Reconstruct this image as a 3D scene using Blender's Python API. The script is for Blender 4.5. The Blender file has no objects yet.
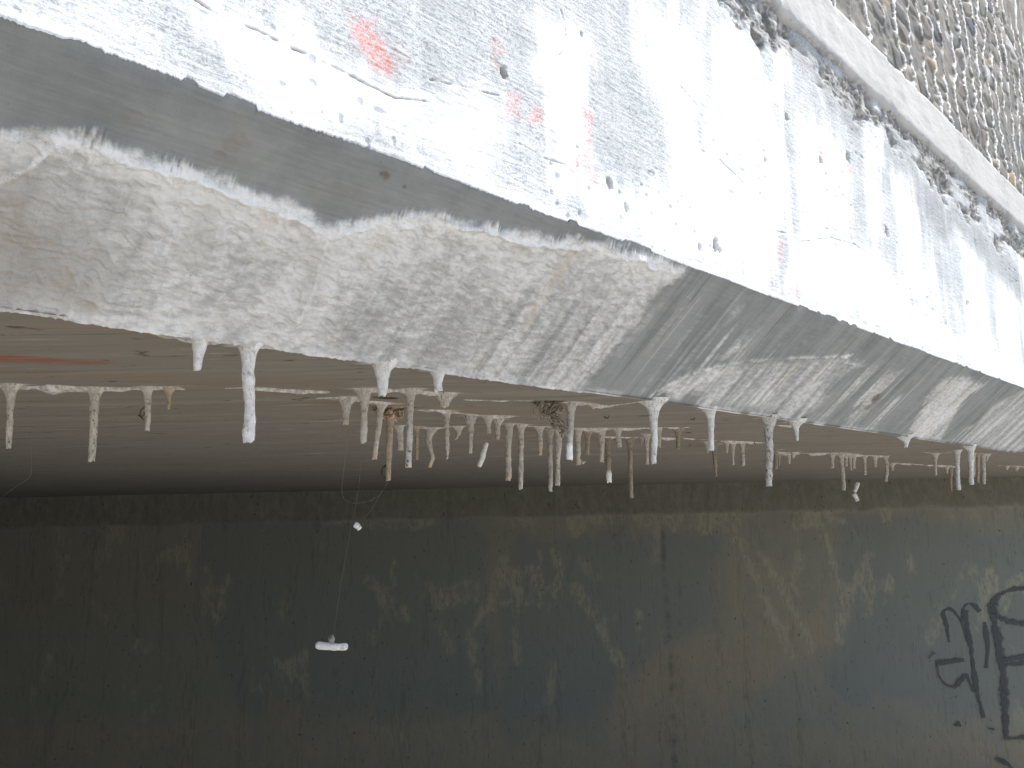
# light and exposure
SUN_ELEV, SUN_TURN, SUN_POWER, SKY_POWER, EXPOSURE = 61, 55, 3.8, .14, 1.05
SHADE_ABUTMENT = True
# where each stain, crack, seam and dripstone sits, in metres on its own surface
FASCIA_WHITE = [(1.0, [(0.2503, 0.2528), (0.2722, 0.2539), (0.305, 0.245), (0.3876, 0.2452), (0.4848, 0.2489), (0.5146, 0.2416), (0.4914, 0.2028), (0.4346, 0.1911), (0.3886, 0.1907), (0.3464, 0.1765), (0.3184, 0.1856), (0.2833, 0.2002), (0.2601, 0.2248)]), (0.55, [(0.411, 0.2018), (0.5704, 0.2814), (0.635, 0.3008), (0.6513, 0.2759), (0.5846, 0.216), (0.5684, 0.1637), (0.4468, 0.1824)]), (1.0, [(0.7, 0.3811), (0.6943, 0.427), (0.747, 0.4351), (0.763, 0.432), (0.7829, 0.4158), (0.787, 0.3378), (0.7835, 0.2036), (0.7207, 0.2066), (0.704, 0.3417), (0.6603, 0.3379)]), (1.0, [(0.7788, 0.2298), (0.8245, 0.2529), (0.99, 0.2698), (0.9923, 0.3794), (1.0662, 0.4132), (1.0764, 0.1852), (0.9857, 0.1692), (0.9101, 0.1708), (0.7695, 0.1728)]), (1.0, [(1.1684, 0.6237), (1.2641, 0.6366), (1.3413, 0.5683), (1.3617, 0.446), (1.3134, 0.2148), (1.1, 0.1836), (1.0524, 0.2836), (1.0653, 0.4043), (1.1273, 0.5507)]), (1.0, [(1.3588, 0.3054), (1.5632, 0.3546), (1.8008, 0.3583), (1.9329, 0.2783), (2.3743, 0.2499), (3.0701, 0.2461), (3.0358, 0.1757), (2.3053, 0.1756), (1.7587, 0.1853), (1.3012, 0.1851)]), (0.9, [(1.9446, 0.6148), (2.0961, 0.6208), (2.0756, 0.3034), (1.9229, 0.2884)]), (0.9, [(1.7703, 0.6692), (1.8664, 0.6279), (1.8348, 0.4011), (1.7404, 0.3904)]), (0.8, [(2.4322, 0.5403), (2.6679, 0.526), (2.6088, 0.2472), (2.3948, 0.2333)]), (0.8, [(2.7949, 0.4945), (2.9806, 0.4628), (2.9041, 0.2144), (2.6991, 0.2132)]), (0.7, [(0.9166, 0.5607), (1.0868, 0.6055), (1.1187, 0.4755), (1.0048, 0.3673), (0.932, 0.4379)]), (0.5, [(0.1156, 0.1833), (0.1881, 0.2182), (0.2124, 0.1902), (0.1985, 0.1654), (0.1169, 0.1644)]), (0.6, [(1.4263, 0.5899), (1.6828, 0.5689), (1.6371, 0.355), (1.3998, 0.3094)])]
FASCIA_CRACK = [(1.0, [(0.2549, 0.2457), (0.2727, 0.2409), (0.3098, 0.2423), (0.3552, 0.24), (0.3877, 0.239), (0.4282, 0.236), (0.4654, 0.2348), (0.5119, 0.2476)]), (0.6, [(0.512, 0.2732), (0.5705, 0.2863), (0.6182, 0.2957)]), (0.7, [(0.7288, 0.4713), (0.7394, 0.4446), (0.7417, 0.4085), (0.7211, 0.3857)]), (0.6, [(0.6504, 0.2461), (0.6944, 0.2408), (0.732, 0.2445), (0.7648, 0.2326)]), (0.7, [(1.0676, 0.3712), (1.1222, 0.3714), (1.1911, 0.3534)]), (0.8, [(1.2803, 0.2901), (1.3582, 0.3014), (1.3974, 0.2952), (1.5359, 0.3355), (1.6617, 0.3497), (1.751, 0.3406)]), (0.5, [(0.9829, 0.4827), (1.0138, 0.4616), (1.0608, 0.4454)]), (0.6, [(1.8008, 0.3583), (1.8479, 0.3098), (1.8703, 0.2789)])]
FASCIA_RED = [(1.0, [(0.4096, 0.3029), (0.4361, 0.3095), (0.4562, 0.2848), (0.464, 0.2566), (0.4365, 0.2544), (0.4159, 0.2731)]), (0.3, [(0.4613, 0.2892), (0.4796, 0.2946), (0.4782, 0.2758), (0.4627, 0.2717)]), (0.5, [(0.607, 0.3717), (0.6253, 0.3746), (0.6227, 0.3397), (0.6094, 0.3368)]), (0.55, [(0.6285, 0.3086), (0.6525, 0.3126), (0.6513, 0.2759), (0.6309, 0.2737)]), (0.65, [(0.6697, 0.302), (0.697, 0.3053), (0.6942, 0.283), (0.6689, 0.2794)]), (0.7, [(0.7741, 0.3303), (0.7907, 0.3306), (0.7877, 0.2421), (0.7532, 0.2401), (0.7487, 0.2688), (0.7715, 0.2816)]), (0.6, [(1.5126, 0.5292), (1.5543, 0.5276), (1.5623, 0.4954), (1.514, 0.487)]), (0.4, [(1.6592, 0.5318), (1.6919, 0.5373), (1.6794, 0.5039), (1.6491, 0.5085)]), (0.5, [(1.2639, 0.277), (1.327, 0.277), (1.3095, 0.2379), (1.2539, 0.2333)]), (0.5, [(1.3447, 0.2192), (1.3768, 0.2218), (1.3642, 0.1706), (1.3446, 0.1709)]), (0.3, [(1.4511, 0.3617), (1.5048, 0.3652), (1.4804, 0.3306), (1.4365, 0.328)])]
FASCIA_HOLE = [((0.6274, 0.3287), 0.0075, 1), ((0.8217, 0.2435), 0.008, 0.8), ((0.8578, 0.2191), 0.006, 0.6), ((0.7739, 0.4426), 0.004, 0.7), ((1.0892, 0.219), 0.009, 1), ((1.3848, 0.5398), 0.008, 1), ((1.6729, 0.5475), 0.012, 1), ((1.859, 0.4258), 0.012, 0.9), ((1.525, 0.4968), 0.007, 0.8), ((1.1005, 0.2133), 0.006, 0.7), ((1.2813, 0.4209), 0.006, 0.6), ((2.438, 0.3529), 0.015, 0.8), ((1.044, 0.2055), 0.005, 0.8)]
FASCIA_DARK = [(0.8, [(1.212, 0.7013), (1.3516, 0.7678), (1.4729, 0.7371), (1.4204, 0.6824), (1.3003, 0.6823)]), (0.9, [(1.4052, 0.7183), (1.5642, 0.7311), (1.8268, 0.7139), (1.7466, 0.6131), (1.5483, 0.6463)]), (0.9, [(1.873, 0.655), (2.1087, 0.665), (2.4547, 0.605), (2.2923, 0.5077), (2.0085, 0.5565)]), (0.8, [(2.1768, 0.6444), (2.8726, 0.6262), (3.223, 0.5598), (3.1751, 0.4615), (2.615, 0.5209)])]
RIDGE_MAIN = [(0.0968, 0.0858), (0.1352, 0.0853), (0.1745, 0.0736), (0.2113, 0.0697), (0.2528, 0.0709), (0.2978, 0.0713), (0.3484, 0.0747), (0.3944, 0.0815), (0.4305, 0.0893), (0.4479, 0.0829), (0.4821, 0.064), (0.5388, 0.0445), (0.6078, 0.0352), (0.6697, 0.029), (0.7362, 0.0209), (0.8259, 0.0075), (0.9143, 0.0043), (1.0022, 0.0055)]
RIDGE_INNER = [[(0.1758, 0.0787), (0.2136, 0.0776), (0.2634, 0.0765), (0.3224, 0.0852), (0.3679, 0.0836)], [(0.317, 0.0715), (0.3846, 0.0844), (0.4322, 0.0976)], [(0.431, 0.0904), (0.439, 0.1215), (0.451, 0.1725), (0.4508, 0.2152)], [(0.1449, 0.1297), (0.1617, 0.1099), (0.1764, 0.0812), (0.1676, 0.0752)], [(0.5574, 0.0512), (0.6442, 0.0406), (0.7435, 0.0298), (0.8995, 0.0134)], [(0.206, 0.0517), (0.2199, 0.0666)]]
SLOPE_BROWN = [(1.0, [(0.1202, 0.1424), (0.1561, 0.1165), (0.182, 0.1176), (0.1953, 0.1488), (0.2269, 0.1666), (0.248, 0.1951), (0.2426, 0.238), (0.1931, 0.2428), (0.1397, 0.2434)]), (0.45, [(0.2168, 0.1165), (0.2472, 0.1068), (0.2613, 0.1801), (0.2377, 0.1748)]), (0.35, [(0.2826, 0.1064), (0.3086, 0.0873), (0.3225, 0.1645), (0.3083, 0.1803)]), (0.4, [(0.4156, 0.1149), (0.4448, 0.1134), (0.4639, 0.1837), (0.4554, 0.2143)]), (0.3, [(0.1956, 0.0419), (0.2325, 0.0343), (0.2337, 0.051), (0.2038, 0.0573)]), (0.3, [(0.2778, 0.0299), (0.3198, 0.0299), (0.3361, 0.0455), (0.2942, 0.0493)])]
SLOPE_WHITE = [(0.95, [(1.1712, 0.2509), (1.1859, 0.2179), (1.2239, 0.1888), (1.2762, 0.1618), (1.3436, 0.1443), (1.3418, 0.1721), (1.2841, 0.2125), (1.2548, 0.2462)]), (0.62, [(1.2285, 0.1929), (1.3694, 0.1353), (1.493, 0.1082), (1.7092, 0.0654), (1.7835, 0.071), (1.7601, 0.1429), (1.6873, 0.2425), (1.3256, 0.2486)]), (0.85, [(2.4533, 0.2726), (2.2876, 0.0813), (2.2993, 0.051), (2.4679, 0.0242), (2.6043, 0.0288), (2.5732, 0.104), (2.7115, 0.251)]), (0.6, [(2.9408, 0.2635), (2.8265, 0.0843), (3.01, -0.007), (3.6125, 0.1356), (3.6726, 0.2527)]), (0.8, [(1.2631, 0.1423), (1.2875, 0.0862), (1.3075, 0.1159), (1.2946, 0.1396)]), (0.45, [(1.0552, 0.116), (1.0559, 0.0388), (1.0935, 0.0465), (1.0723, 0.1596)]), (0.35, [(0.9722, 0.1928), (0.982, 0.0708), (1.0251, 0.0614), (1.0203, 0.1895)]), (0.5, [(1.344, -0.0081), (1.3651, -0.0468), (1.4241, -0.0489), (1.385, 0.0063)]), (0.6, [(1.965, 0.2325), (1.9735, 0.1577), (2.0454, 0.1835), (2.0324, 0.2544)]), (0.45, [(1.1875, 0.0474), (1.2116, 0.0272), (1.2368, 0.0549), (1.2071, 0.0741)]), (0.5, [(0.7167, 0.1286), (0.74, 0.0609), (0.8319, 0.0376), (0.8469, 0.1552)]), (0.5, [(1.718, 0.2302), (1.7292, 0.1559), (1.7758, 0.1622), (1.7831, 0.2332)])]
RIDGE_SMALL = [[(1.1614, 0.2472), (1.1859, 0.2179), (1.2239, 0.1888), (1.2884, 0.1576), (1.3666, 0.1332), (1.4899, 0.1061), (1.595, 0.0866), (1.7092, 0.0654)], [(2.2876, 0.0813), (2.2993, 0.051), (2.4679, 0.0242)], [(1.7116, 0.0822), (1.8, 0.0804)], [(2.446, 0.269), (2.2879, 0.0993)]]
SLOPE_GREY = [(0.45, [(0.1392, 0.1036), (0.1809, 0.0986), (0.2337, 0.0906), (0.2476, 0.1498), (0.1927, 0.1445), (0.1488, 0.1478)]), (0.4, [(0.2387, 0.1634), (0.2679, 0.1441), (0.298, 0.2074), (0.2621, 0.2277)]), (0.5, [(0.1519, 0.1617), (0.1867, 0.1514), (0.2217, 0.2247), (0.1706, 0.2477)]), (0.55, [(0.5101, 0.2186), (0.5535, 0.1418), (0.5581, 0.0759), (0.565, 0.1617), (0.5603, 0.2331)]), (0.6, [(0.4956, 0.2443), (0.5018, 0.1755), (0.5391, 0.1674), (0.5508, 0.2428)]), (0.5, [(0.8009, 0.2583), (0.8085, 0.1086), (0.8681, 0.0776), (0.8778, 0.2478)]), (0.5, [(0.6374, 0.2454), (0.6536, 0.1264), (0.6933, 0.1338), (0.7002, 0.25)]), (0.4, [(0.3506, 0.1573), (0.3951, 0.1332), (0.4, 0.1708), (0.3593, 0.1934)])]
SLOPE_SPOT = [((0.463, 0.02), 0.006, 0.9), ((0.4918, 0.0254), 0.003, 0.7), ((2.0198, 0.1557), 0.02, 1), ((2.024, 0.1858), 0.012, 0.6), ((0.2197, 0.0448), 0.01, 0.22), ((0.3079, 0.0362), 0.012, 0.2), ((0.2984, 0.0531), 0.006, 0.25), ((1.7087, 0.1115), 0.01, 0.4), ((1.4846, 0.0733), 0.01, 0.4)]
EDGE_RUST = [(0.1159, 0.1795)]
SOFFIT_RED = [(1.0, [(-0.5973, 0.8805), (-0.5542, 0.9026), (-0.5235, 0.9304), (-0.4846, 0.9475), (-0.4939, 0.9663), (-0.5482, 0.9534), (-0.6306, 0.9311)]), (0.35, [(-0.6636, 0.981), (-0.5776, 1.0057), (-0.5854, 1.0197), (-0.6814, 1.0079)])]
SOFFIT_STAIN = [(0.6, [(-0.6532, 1.0039), (-0.415, 1.0483), (-0.2577, 1.1176), (-0.2698, 1.1707), (-0.5137, 1.1195), (-0.69, 1.0619)]), (0.55, [(-0.4376, 0.7232), (-0.3565, 0.7929), (-0.3825, 0.8282), (-0.4911, 0.7803)]), (0.7, [(-0.4152, 1.1417), (-0.2763, 1.1991), (-0.2788, 1.3195), (-0.4347, 1.2178)]), (0.5, [(-0.5214, 1.1367), (-0.4082, 1.1427), (-0.4312, 1.2079), (-0.5549, 1.211)]), (0.6, [(-0.3449, 1.286), (-0.1925, 1.3574), (-0.1784, 1.5299), (-0.3755, 1.4358)]), (0.5, [(-0.1459, 1.4038), (0.0922, 1.5447), (0.0999, 1.6832), (-0.1628, 1.5652)]), (0.5, [(0.2089, 1.915), (0.5716, 2.2089), (0.6453, 2.4995), (0.3034, 2.2717)])]
SEAMS = [(0.01, [(-0.7861, 1.0833), (-0.7205, 1.1098), (-0.6916, 1.1322), (-0.6516, 1.1376), (-0.6159, 1.1521), (-0.5777, 1.1574), (-0.5294, 1.1544), (-0.5018, 1.1582), (-0.4884, 1.1796)]), (0.006, [(-0.4282, 1.1781), (-0.3894, 1.1736), (-0.3402, 1.2104), (-0.2854, 1.2391)]), (0.01, [(-0.3225, 1.301), (-0.2739, 1.2965), (-0.2545, 1.3232), (-0.2027, 1.3686), (-0.1823, 1.3847)]), (0.01, [(-0.2438, 1.2036), (-0.2188, 1.2172), (-0.1872, 1.2319), (-0.1581, 1.236), (-0.1321, 1.272), (-0.098, 1.2881)]), (0.006, [(-0.0966, 1.335), (-0.0715, 1.3388), (-0.0211, 1.3587), (0.0218, 1.3652)]), (0.01, [(-0.0126, 1.36), (0.0478, 1.3691), (0.1037, 1.4032), (0.1391, 1.4219), (0.1692, 1.4679), (0.2032, 1.4319), (0.2518, 1.4001)]), (0.009, [(-0.1858, 1.4674), (-0.1349, 1.4759), (-0.1011, 1.5274), (-0.0452, 1.586), (0.0187, 1.5974)]), (0.007, [(-0.2229, 1.7598), (-0.1621, 1.7719), (-0.1168, 1.7599)]), (0.012, [(-0.0212, 1.7178), (0.018, 1.7657), (0.0724, 1.7974), (0.1079, 1.826), (0.1563, 1.8579), (0.2087, 1.8686), (0.3007, 1.8872), (0.3554, 1.8756), (0.4245, 1.9123)]), (0.008, [(0.2149, 2.07), (0.3376, 2.1259), (0.4556, 2.1822), (0.5972, 2.3097), (0.685, 2.3645), (0.7606, 2.4179)]), (0.008, [(0.5481, 1.8267), (0.5992, 1.8577), (0.6317, 1.8858), (0.6944, 1.9435)]), (0.012, [(0.8807, 2.7728), (1.001, 2.9026), (1.1849, 2.9557), (1.364, 3.1141), (1.5073, 3.2138)]), (0.01, [(1.7747, 3.7708), (1.9531, 3.9134), (2.2485, 4.1944), (2.3989, 4.3453)]), (0.008, [(1.5298, 3.0037), (1.623, 3.0821), (1.6656, 2.9919)]), (0.008, [(1.7883, 3.1298), (1.8876, 3.2135), (1.9215, 3.2234)]), (0.012, [(2.6033, 4.3258), (2.6727, 4.3515), (2.8668, 4.5224), (3.0766, 4.7072)]), (0.006, [(1.1304, 2.3374), (1.1745, 2.3802)]), (0.006, [(-0.3722, 0.8052), (-0.3476, 0.8468), (-0.3338, 0.8533), (-0.3111, 0.8661)])]
STALACTITES = [
 ((-0.3322, 0.8324, 2.29), -0.0007, 0.0348, 0.00532, 'white', 1.2, 1, 'short blunt white stalactite on the sloped face edge, just left of the thickest one'),
 ((-0.293, 0.8719, 2.29), 0.0045, 0.1086, 0.00668, 'white', 1.6, 1, 'thickest long white stalactite hanging from the sloped face edge, with flared top'),
 ((-0.1638, 1.0021, 2.29), -0.0011, 0.0416, 0.00765, 'white', 1.5, 1, 'stubby rounded white stalactite under the crusted edge above the tan clump'),
 ((-0.0998, 1.0667, 2.29), -0.0002, 0.0268, 0.00542, 'white', 1.5, 1, 'small smooth white stub on the crusted edge right of the stubby rounded one'),
 ((0.2519, 1.4213, 2.29), -0.0018, 0.1096, 0.00717, 'white', 2.6, 1, 'bright white stalactite below the second crust ridge, with wide funnel top'),
 ((0.3895, 1.5601, 2.29), -0.0047, 0.0788, 0.00638, 'white', 1.5, 1, 'clean white stalactite on the edge with a brown one right behind its tip'),
 ((0.5561, 1.7281, 2.29), -0.0105, 0.1464, 0.0076, 'grey', 2.0, 1, 'straight speckled white stalactite under the edge, beside a short white tooth'),
 ((0.6464, 1.819, 2.29), -0.0032, 0.0417, 0.00685, 'white', 2.0, 1, 'short white tooth on the edge, right of the straight speckled stalactite'),
 ((1.1361, 2.3128, 2.29), -0.0028, 0.0283, 0.00723, 'white', 2.0, 1, 'tiny white nub on the edge below the rust stain'),
 ((1.5714, 2.7517, 2.29), -0.0147, 0.1316, 0.00858, 'white', 1.8, 1, 'white stalactite at the far end of the edge, in front of a tight cluster'),
 ((-0.7062, 1.1117, 2.29), 0.0041, 0.0875, 0.00564, 'cream', 2.0, 0, 'pale stalactite at the far left end of the long seam'),
 ((-0.6091, 1.153, 2.29), 0.0007, 0.1049, 0.00584, 'cream', 1.8, 0, 'longest pale stalactite on the far left seam, with cut off tip'),
 ((-0.5322, 1.154, 2.29), 0.0017, 0.0617, 0.00512, 'cream', 1.8, 0, 'dirty pale stalactite with a dark curl on its side, beside the tan cone'),
 ((-0.5031, 1.158, 2.29), 0.0015, 0.0311, 0.0044, 'tan', 2.0, 0, 'small pointed tan cone at the right end of the left seam'),
 ((-0.2747, 1.3082, 2.29), 0.0005, 0.0432, 0.00661, 'cream', 1.7, 0, 'short pale stalactite with blunt tip, leftmost in the middle cluster'),
 ((-0.2263, 1.2161, 2.29), -0.0024, 0.0816, 0.00654, 'cream', 2.0, 0, 'wide pale stalactite with chipped forked tip, left of the tan clump'),
 ((-0.2283, 1.3775, 2.29), -0.0098, 0.0952, 0.00521, 'cream', 1.2, 0, 'slender pale stalactite leaning to the left, beside the tan clump'),
 ((-0.2191, 1.4192, 2.29), -0.0013, 0.1298, 0.00626, 'tan', 2.6, 0, 'long tan brown stalactite with a rough spongy clump at its top'),
 ((-0.243, 1.7147, 2.29), 0.0022, 0.0539, 0.00646, 'cream', 1.6, 0, 'short narrow pale stalactite between the tan brown one and the tall speckled one'),
 ((-0.1581, 1.236, 2.29), -0.0047, 0.1183, 0.00586, 'grey', 1.4, 0, 'tall dark speckled pale stalactite right of the tan brown one'),
 ((-0.2097, 1.7416, 2.29), -0.0001, 0.072, 0.00492, 'tan', 1.8, 0, 'thin tan stalactite directly behind the tall speckled one'),
 ((-0.1839, 1.789, 2.29), -0.0026, 0.0872, 0.00674, 'cream', 1.8, 0, 'pale stalactite with a kink halfway down, right of the thin tan one'),
 ((-0.1109, 1.2862, 2.29), -0.0001, 0.0197, 0.0065, 'cream', 2.0, 0, 'tiny blunt pale stub hanging from the upper seam below the small white stub'),
 ((-0.1232, 1.4928, 2.29), -0.0007, 0.09, 0.00564, 'grey', 2.0, 0, 'speckled grey stalactite with narrow tip right of the kinked one'),
 ((-0.1234, 1.7586, 2.29), -0.0025, 0.0309, 0.00552, 'cream', 1.8, 0, 'short bent pale nub between the two speckled grey stalactites'),
 ((-0.0828, 1.5794, 2.29), -0.0029, 0.0734, 0.00646, 'grey', 1.8, 0, 'speckled grey stalactite left of the loose tilted straw piece'),
 ((-0.0492, 1.5853, 2.29), -0.0005, 0.034, 0.00499, 'cream', 2.0, 0, 'short pale stalactite with wide arched top above the loose tilted straw piece'),
 ((-0.0304, 1.6409, 2.29), -0.0028, 0.0413, 0.00567, 'cream', 1.6, 0, 'short slanted pale stalactite right of the arched one above the tilted piece'),
 ((-0.0083, 1.7203, 2.29), -0.0046, 0.1223, 0.00756, 'cream', 1.5, 0, 'thick pale stalactite with speckled sides, right of the loose tilted straw piece'),
 ((0.0179, 1.7453, 2.29), -0.0032, 0.1413, 0.00603, 'cream', 1.8, 0, 'long straight pale stalactite, left of the short one with an orange tip'),
 ((0.0611, 1.7952, 2.29), -0.0017, 0.0652, 0.0062, 'cream', 1.8, 0, 'short pale stalactite with an orange tip among long ones'),
 ((0.0867, 1.8664, 2.29), -0.0018, 0.1439, 0.00644, 'cream', 1.6, 0, 'long pale stalactite with yellowish tip, right of the orange tipped one'),
 ((0.1056, 1.8256, 2.29), -0.0062, 0.1318, 0.00745, 'cream', 1.5, 0, 'pale speckled stalactite under the brown web clump'),
 ((0.1037, 1.4032, 2.29), -0.005, 0.1006, 0.00708, 'grey', 1.3, 0, 'thick dirty stalactite with a fresh white tip, against the brown web clump'),
 ((0.1516, 1.857, 2.29), -0.0029, 0.0859, 0.00641, 'cream', 1.5, 0, 'pale stalactite with a broken hooked end, behind the fresh white tipped one'),
 ((0.1818, 1.9333, 2.29), -0.0045, 0.058, 0.00606, 'tan', 1.8, 0, 'short tan stalactite hanging from a small arch right of the hooked one'),
 ((0.2087, 1.8686, 2.29), -0.0031, 0.0794, 0.00703, 'cream', 1.8, 0, 'pale stalactite touching the brown one with white tip'),
 ((0.2536, 2.1357, 2.29), -0.002, 0.1168, 0.00802, 'brown', 1.3, 0, 'brown stalactite with a swollen fresh white tip'),
 ((0.2472, 1.8764, 2.29), 0.0005, 0.0447, 0.00588, 'cream', 1.8, 0, 'short pale stalactite between the white tipped brown one and the thin brown one'),
 ((0.3101, 2.1196, 2.29), -0.0044, 0.1602, 0.00663, 'brown', 1.5, 0, 'longest thin brown stalactite, reaching below all its neighbours'),
 ((0.3404, 2.1265, 2.29), -0.0011, 0.0239, 0.00532, 'brown', 1.8, 0, 'tiny brown nub right of the longest thin brown stalactite'),
 ((0.3429, 2.044, 2.29), -0.0036, 0.0765, 0.00576, 'cream', 1.3, 0, 'thin pale stalactite just left of the bright white funnel topped one'),
 ((0.3474, 1.8967, 2.29), -0.0022, 0.0452, 0.00476, 'grey', 1.8, 0, 'short grey stalactite half hidden behind the bright white funnel topped one'),
 ((0.3945, 1.9062, 2.29), -0.0027, 0.0501, 0.00598, 'brown', 2.0, 0, 'dull brownish stalactite alone right of the bright white funnel topped one'),
 ((0.5658, 2.3355, 2.29), -0.0019, 0.0321, 0.00584, 'cream', 1.5, 0, 'very short pale nub left of the clean white edge stalactite'),
 ((0.6058, 2.4152, 2.29), 0.0002, 0.0961, 0.00679, 'brown', 1.5, 0, 'brown stalactite hanging behind the tip of the clean white one'),
 ((0.6188, 2.3149, 2.29), -0.0022, 0.0347, 0.00507, 'cream', 1.8, 0, 'small pale nub right of the brown stalactite behind the clean white one'),
 ((0.647, 2.3553, 2.29), -0.0043, 0.0674, 0.00589, 'cream', 1.6, 0, 'thin plain pale stalactite next to a brown speckled one, left of the straight edge stalactite'),
 ((0.6755, 2.3622, 2.29), -0.0017, 0.0706, 0.0062, 'grey', 1.6, 0, 'brown speckled pale stalactite left of the straight speckled one on the edge'),
 ((0.8951, 2.7315, 2.29), -0.0047, 0.0644, 0.00682, 'brown', 1.4, 0, 'small brown stalactite just right behind the straight speckled one'),
 ((0.957, 2.8899, 2.29), -0.0034, 0.0466, 0.00631, 'tan', 1.4, 0, 'short tan nub beside the small brown stalactite'),
 ((0.9969, 2.9014, 2.29), -0.003, 0.0396, 0.00579, 'cream', 1.8, 0, 'tiny thin pale stalactite on the far seam below the short white tooth'),
 ((0.9983, 2.8529, 2.29), -0.0052, 0.0212, 0.0089, 'cream', 1.8, 0, 'tiny flat pale drip right of the thin one below the short white tooth'),
 ((1.1724, 2.9521, 2.29), -0.0046, 0.0549, 0.00736, 'cream', 1.8, 0, 'short pale stalactite left of the long leaning one on the far seam'),
 ((1.2099, 2.9629, 2.29), -0.0006, 0.1356, 0.00887, 'cream', 1.5, 0, 'long leaning pale stalactite beside the two dangling white fragments'),
 ((1.2549, 3.0278, 2.29), -0.0039, 0.0451, 0.00661, 'cream', 1.5, 0, 'short pale stalactite hugging the right side of the long leaning one'),
 ((1.2721, 3.0328, 2.29), -0.0015, 0.0602, 0.00662, 'cream', 1.5, 0, 'left one of a close pair of pale stalactites above the dangling fragments'),
 ((1.2894, 3.0379, 2.29), -0.0047, 0.0527, 0.00663, 'cream', 1.5, 0, 'right one of a close pair of pale stalactites above the dangling fragments'),
 ((1.3595, 3.1127, 2.29), -0.0031, 0.0771, 0.00737, 'cream', 1.8, 0, 'lone slim pale stalactite right of the close pair above the dangling fragments'),
 ((1.4378, 3.1927, 2.29), -0.004, 0.0435, 0.00756, 'cream', 2.0, 0, 'short pale stalactite between two slim ones on the far seam'),
 ((1.484, 3.2068, 2.29), -0.0054, 0.0991, 0.00799, 'cream', 1.6, 0, 'slim curved pale stalactite right of the short one on the far seam'),
 ((1.7747, 3.7708, 2.29), -0.0036, 0.0373, 0.00891, 'cream', 2.0, 0, 'tiny nub at the left end of the farthest seam'),
 ((1.6185, 3.0808, 2.29), -0.0049, 0.0839, 0.00768, 'cream', 2.0, 0, 'pale stalactite with broad top standing alone left of the far end cluster'),
 ((2.2615, 4.1992, 2.29), -0.0044, 0.0415, 0.00783, 'cream', 1.6, 0, 'tiny nub left of the thin drooping stalactite near the far end'),
 ((2.3514, 4.3273, 2.29), -0.0137, 0.1277, 0.00807, 'tan', 1.6, 0, 'thinnest tan stalactite near the far end of the edge'),
 ((1.6211, 2.9308, 2.29), -0.0121, 0.1448, 0.00914, 'white', 1.8, 0, 'long white stalactite left of the far end cluster, with bulging tip'),
 ((1.7976, 3.1325, 2.29), -0.0104, 0.093, 0.00586, 'cream', 1.5, 0, 'thin stalactite touching the back of the white one at the far end'),
 ((1.8163, 3.1379, 2.29), -0.0131, 0.1163, 0.00626, 'tan', 1.5, 0, 'dull tan stalactite in the middle of the far end cluster'),
 ((1.8779, 3.2107, 2.29), -0.0096, 0.119, 0.007, 'cream', 1.5, 0, 'rightmost long pale stalactite of the far end cluster'),
 ((1.9021, 3.2177, 2.29), -0.0072, 0.0278, 0.00702, 'cream', 1.5, 0, 'short nub at the right end of the far end cluster'),
 ((2.6658, 4.3489, 2.29), -0.0025, 0.0215, 0.00811, 'cream', 1.8, 0, 'left one of two tiny nubs on the farthest seam by the frame edge'),
 ((2.7359, 4.3749, 2.29), -0.0033, 0.027, 0.00816, 'cream', 1.8, 0, 'right one of two tiny nubs on the farthest seam by the frame edge')]
THREADS = [[(-0.2266, 1.2262, 2.29), (-0.2305, 1.2262, 2.1986), (-0.2389, 1.2262, 2.1229), (-0.2533, 1.2262, 2.0517), (-0.263, 1.2262, 1.9904), (-0.2724, 1.2262, 1.9188)], [(-0.2483, 1.2262, 2.2904), (-0.2579, 1.2262, 2.1808), (-0.2634, 1.2262, 2.1384), (-0.2602, 1.2262, 2.1203), (-0.2389, 1.2262, 2.1169), (-0.2161, 1.2262, 2.1209), (-0.2025, 1.2262, 2.1311)], [(-0.1905, 1.2262, 2.152), (-0.204, 1.2262, 2.1297), (-0.2191, 1.2262, 2.1045), (-0.234, 1.2262, 2.0869)], [(-0.0502, 1.6166, 2.2897), (-0.0526, 1.6166, 2.2652), (-0.0521, 1.6166, 2.2368)], [(1.3511, 3.0942, 2.285), (1.3393, 3.0942, 2.2392), (1.3207, 3.0942, 2.1823)], [(1.3025, 3.0942, 2.1503), (1.2981, 3.0942, 2.1428)], [(-0.6905, 1.1303, 2.2897), (-0.6782, 1.1303, 2.1626), (-0.7011, 1.1303, 2.1491), (-0.7209, 1.1303, 2.1329)]]
PIECES = [((-0.2981, 1.2262, 1.9107), (-0.2508, 1.2262, 1.9091), 0.005273374207626327), ((-0.2416, 1.2262, 2.0863), (-0.234, 1.2262, 2.0787), 0.004187679517820907), ((-0.0521, 1.6166, 2.2388), (-0.0699, 1.6166, 2.1918), 0.0050822311685867734), ((1.319, 3.0942, 2.1842), (1.3024, 3.0942, 2.1484), 0.008099110074178507), ((1.2963, 3.0942, 2.1447), (1.3126, 3.0942, 2.1122), 0.008677617936619827)]
NUB = (-0.2746, 1.2262, 1.9202)
WEB_CLUMP = [(0.0763, 1.3861), (0.0755, 1.4814), (0.0621, 1.3861, 2.2832), (0.0918, 1.3861, 2.2283)]
CURLS = [((0.1889, 1.5937, 2.284), 0.006), ((0.376, 1.6608, 2.2837), 0.005), ((-0.6614, 1.4164, 2.2846), 0.007), ((0.7056, 2.3358, 2.2842), 0.006), ((0.5208, 2.3588, 2.2841), 0.004)]
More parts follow.
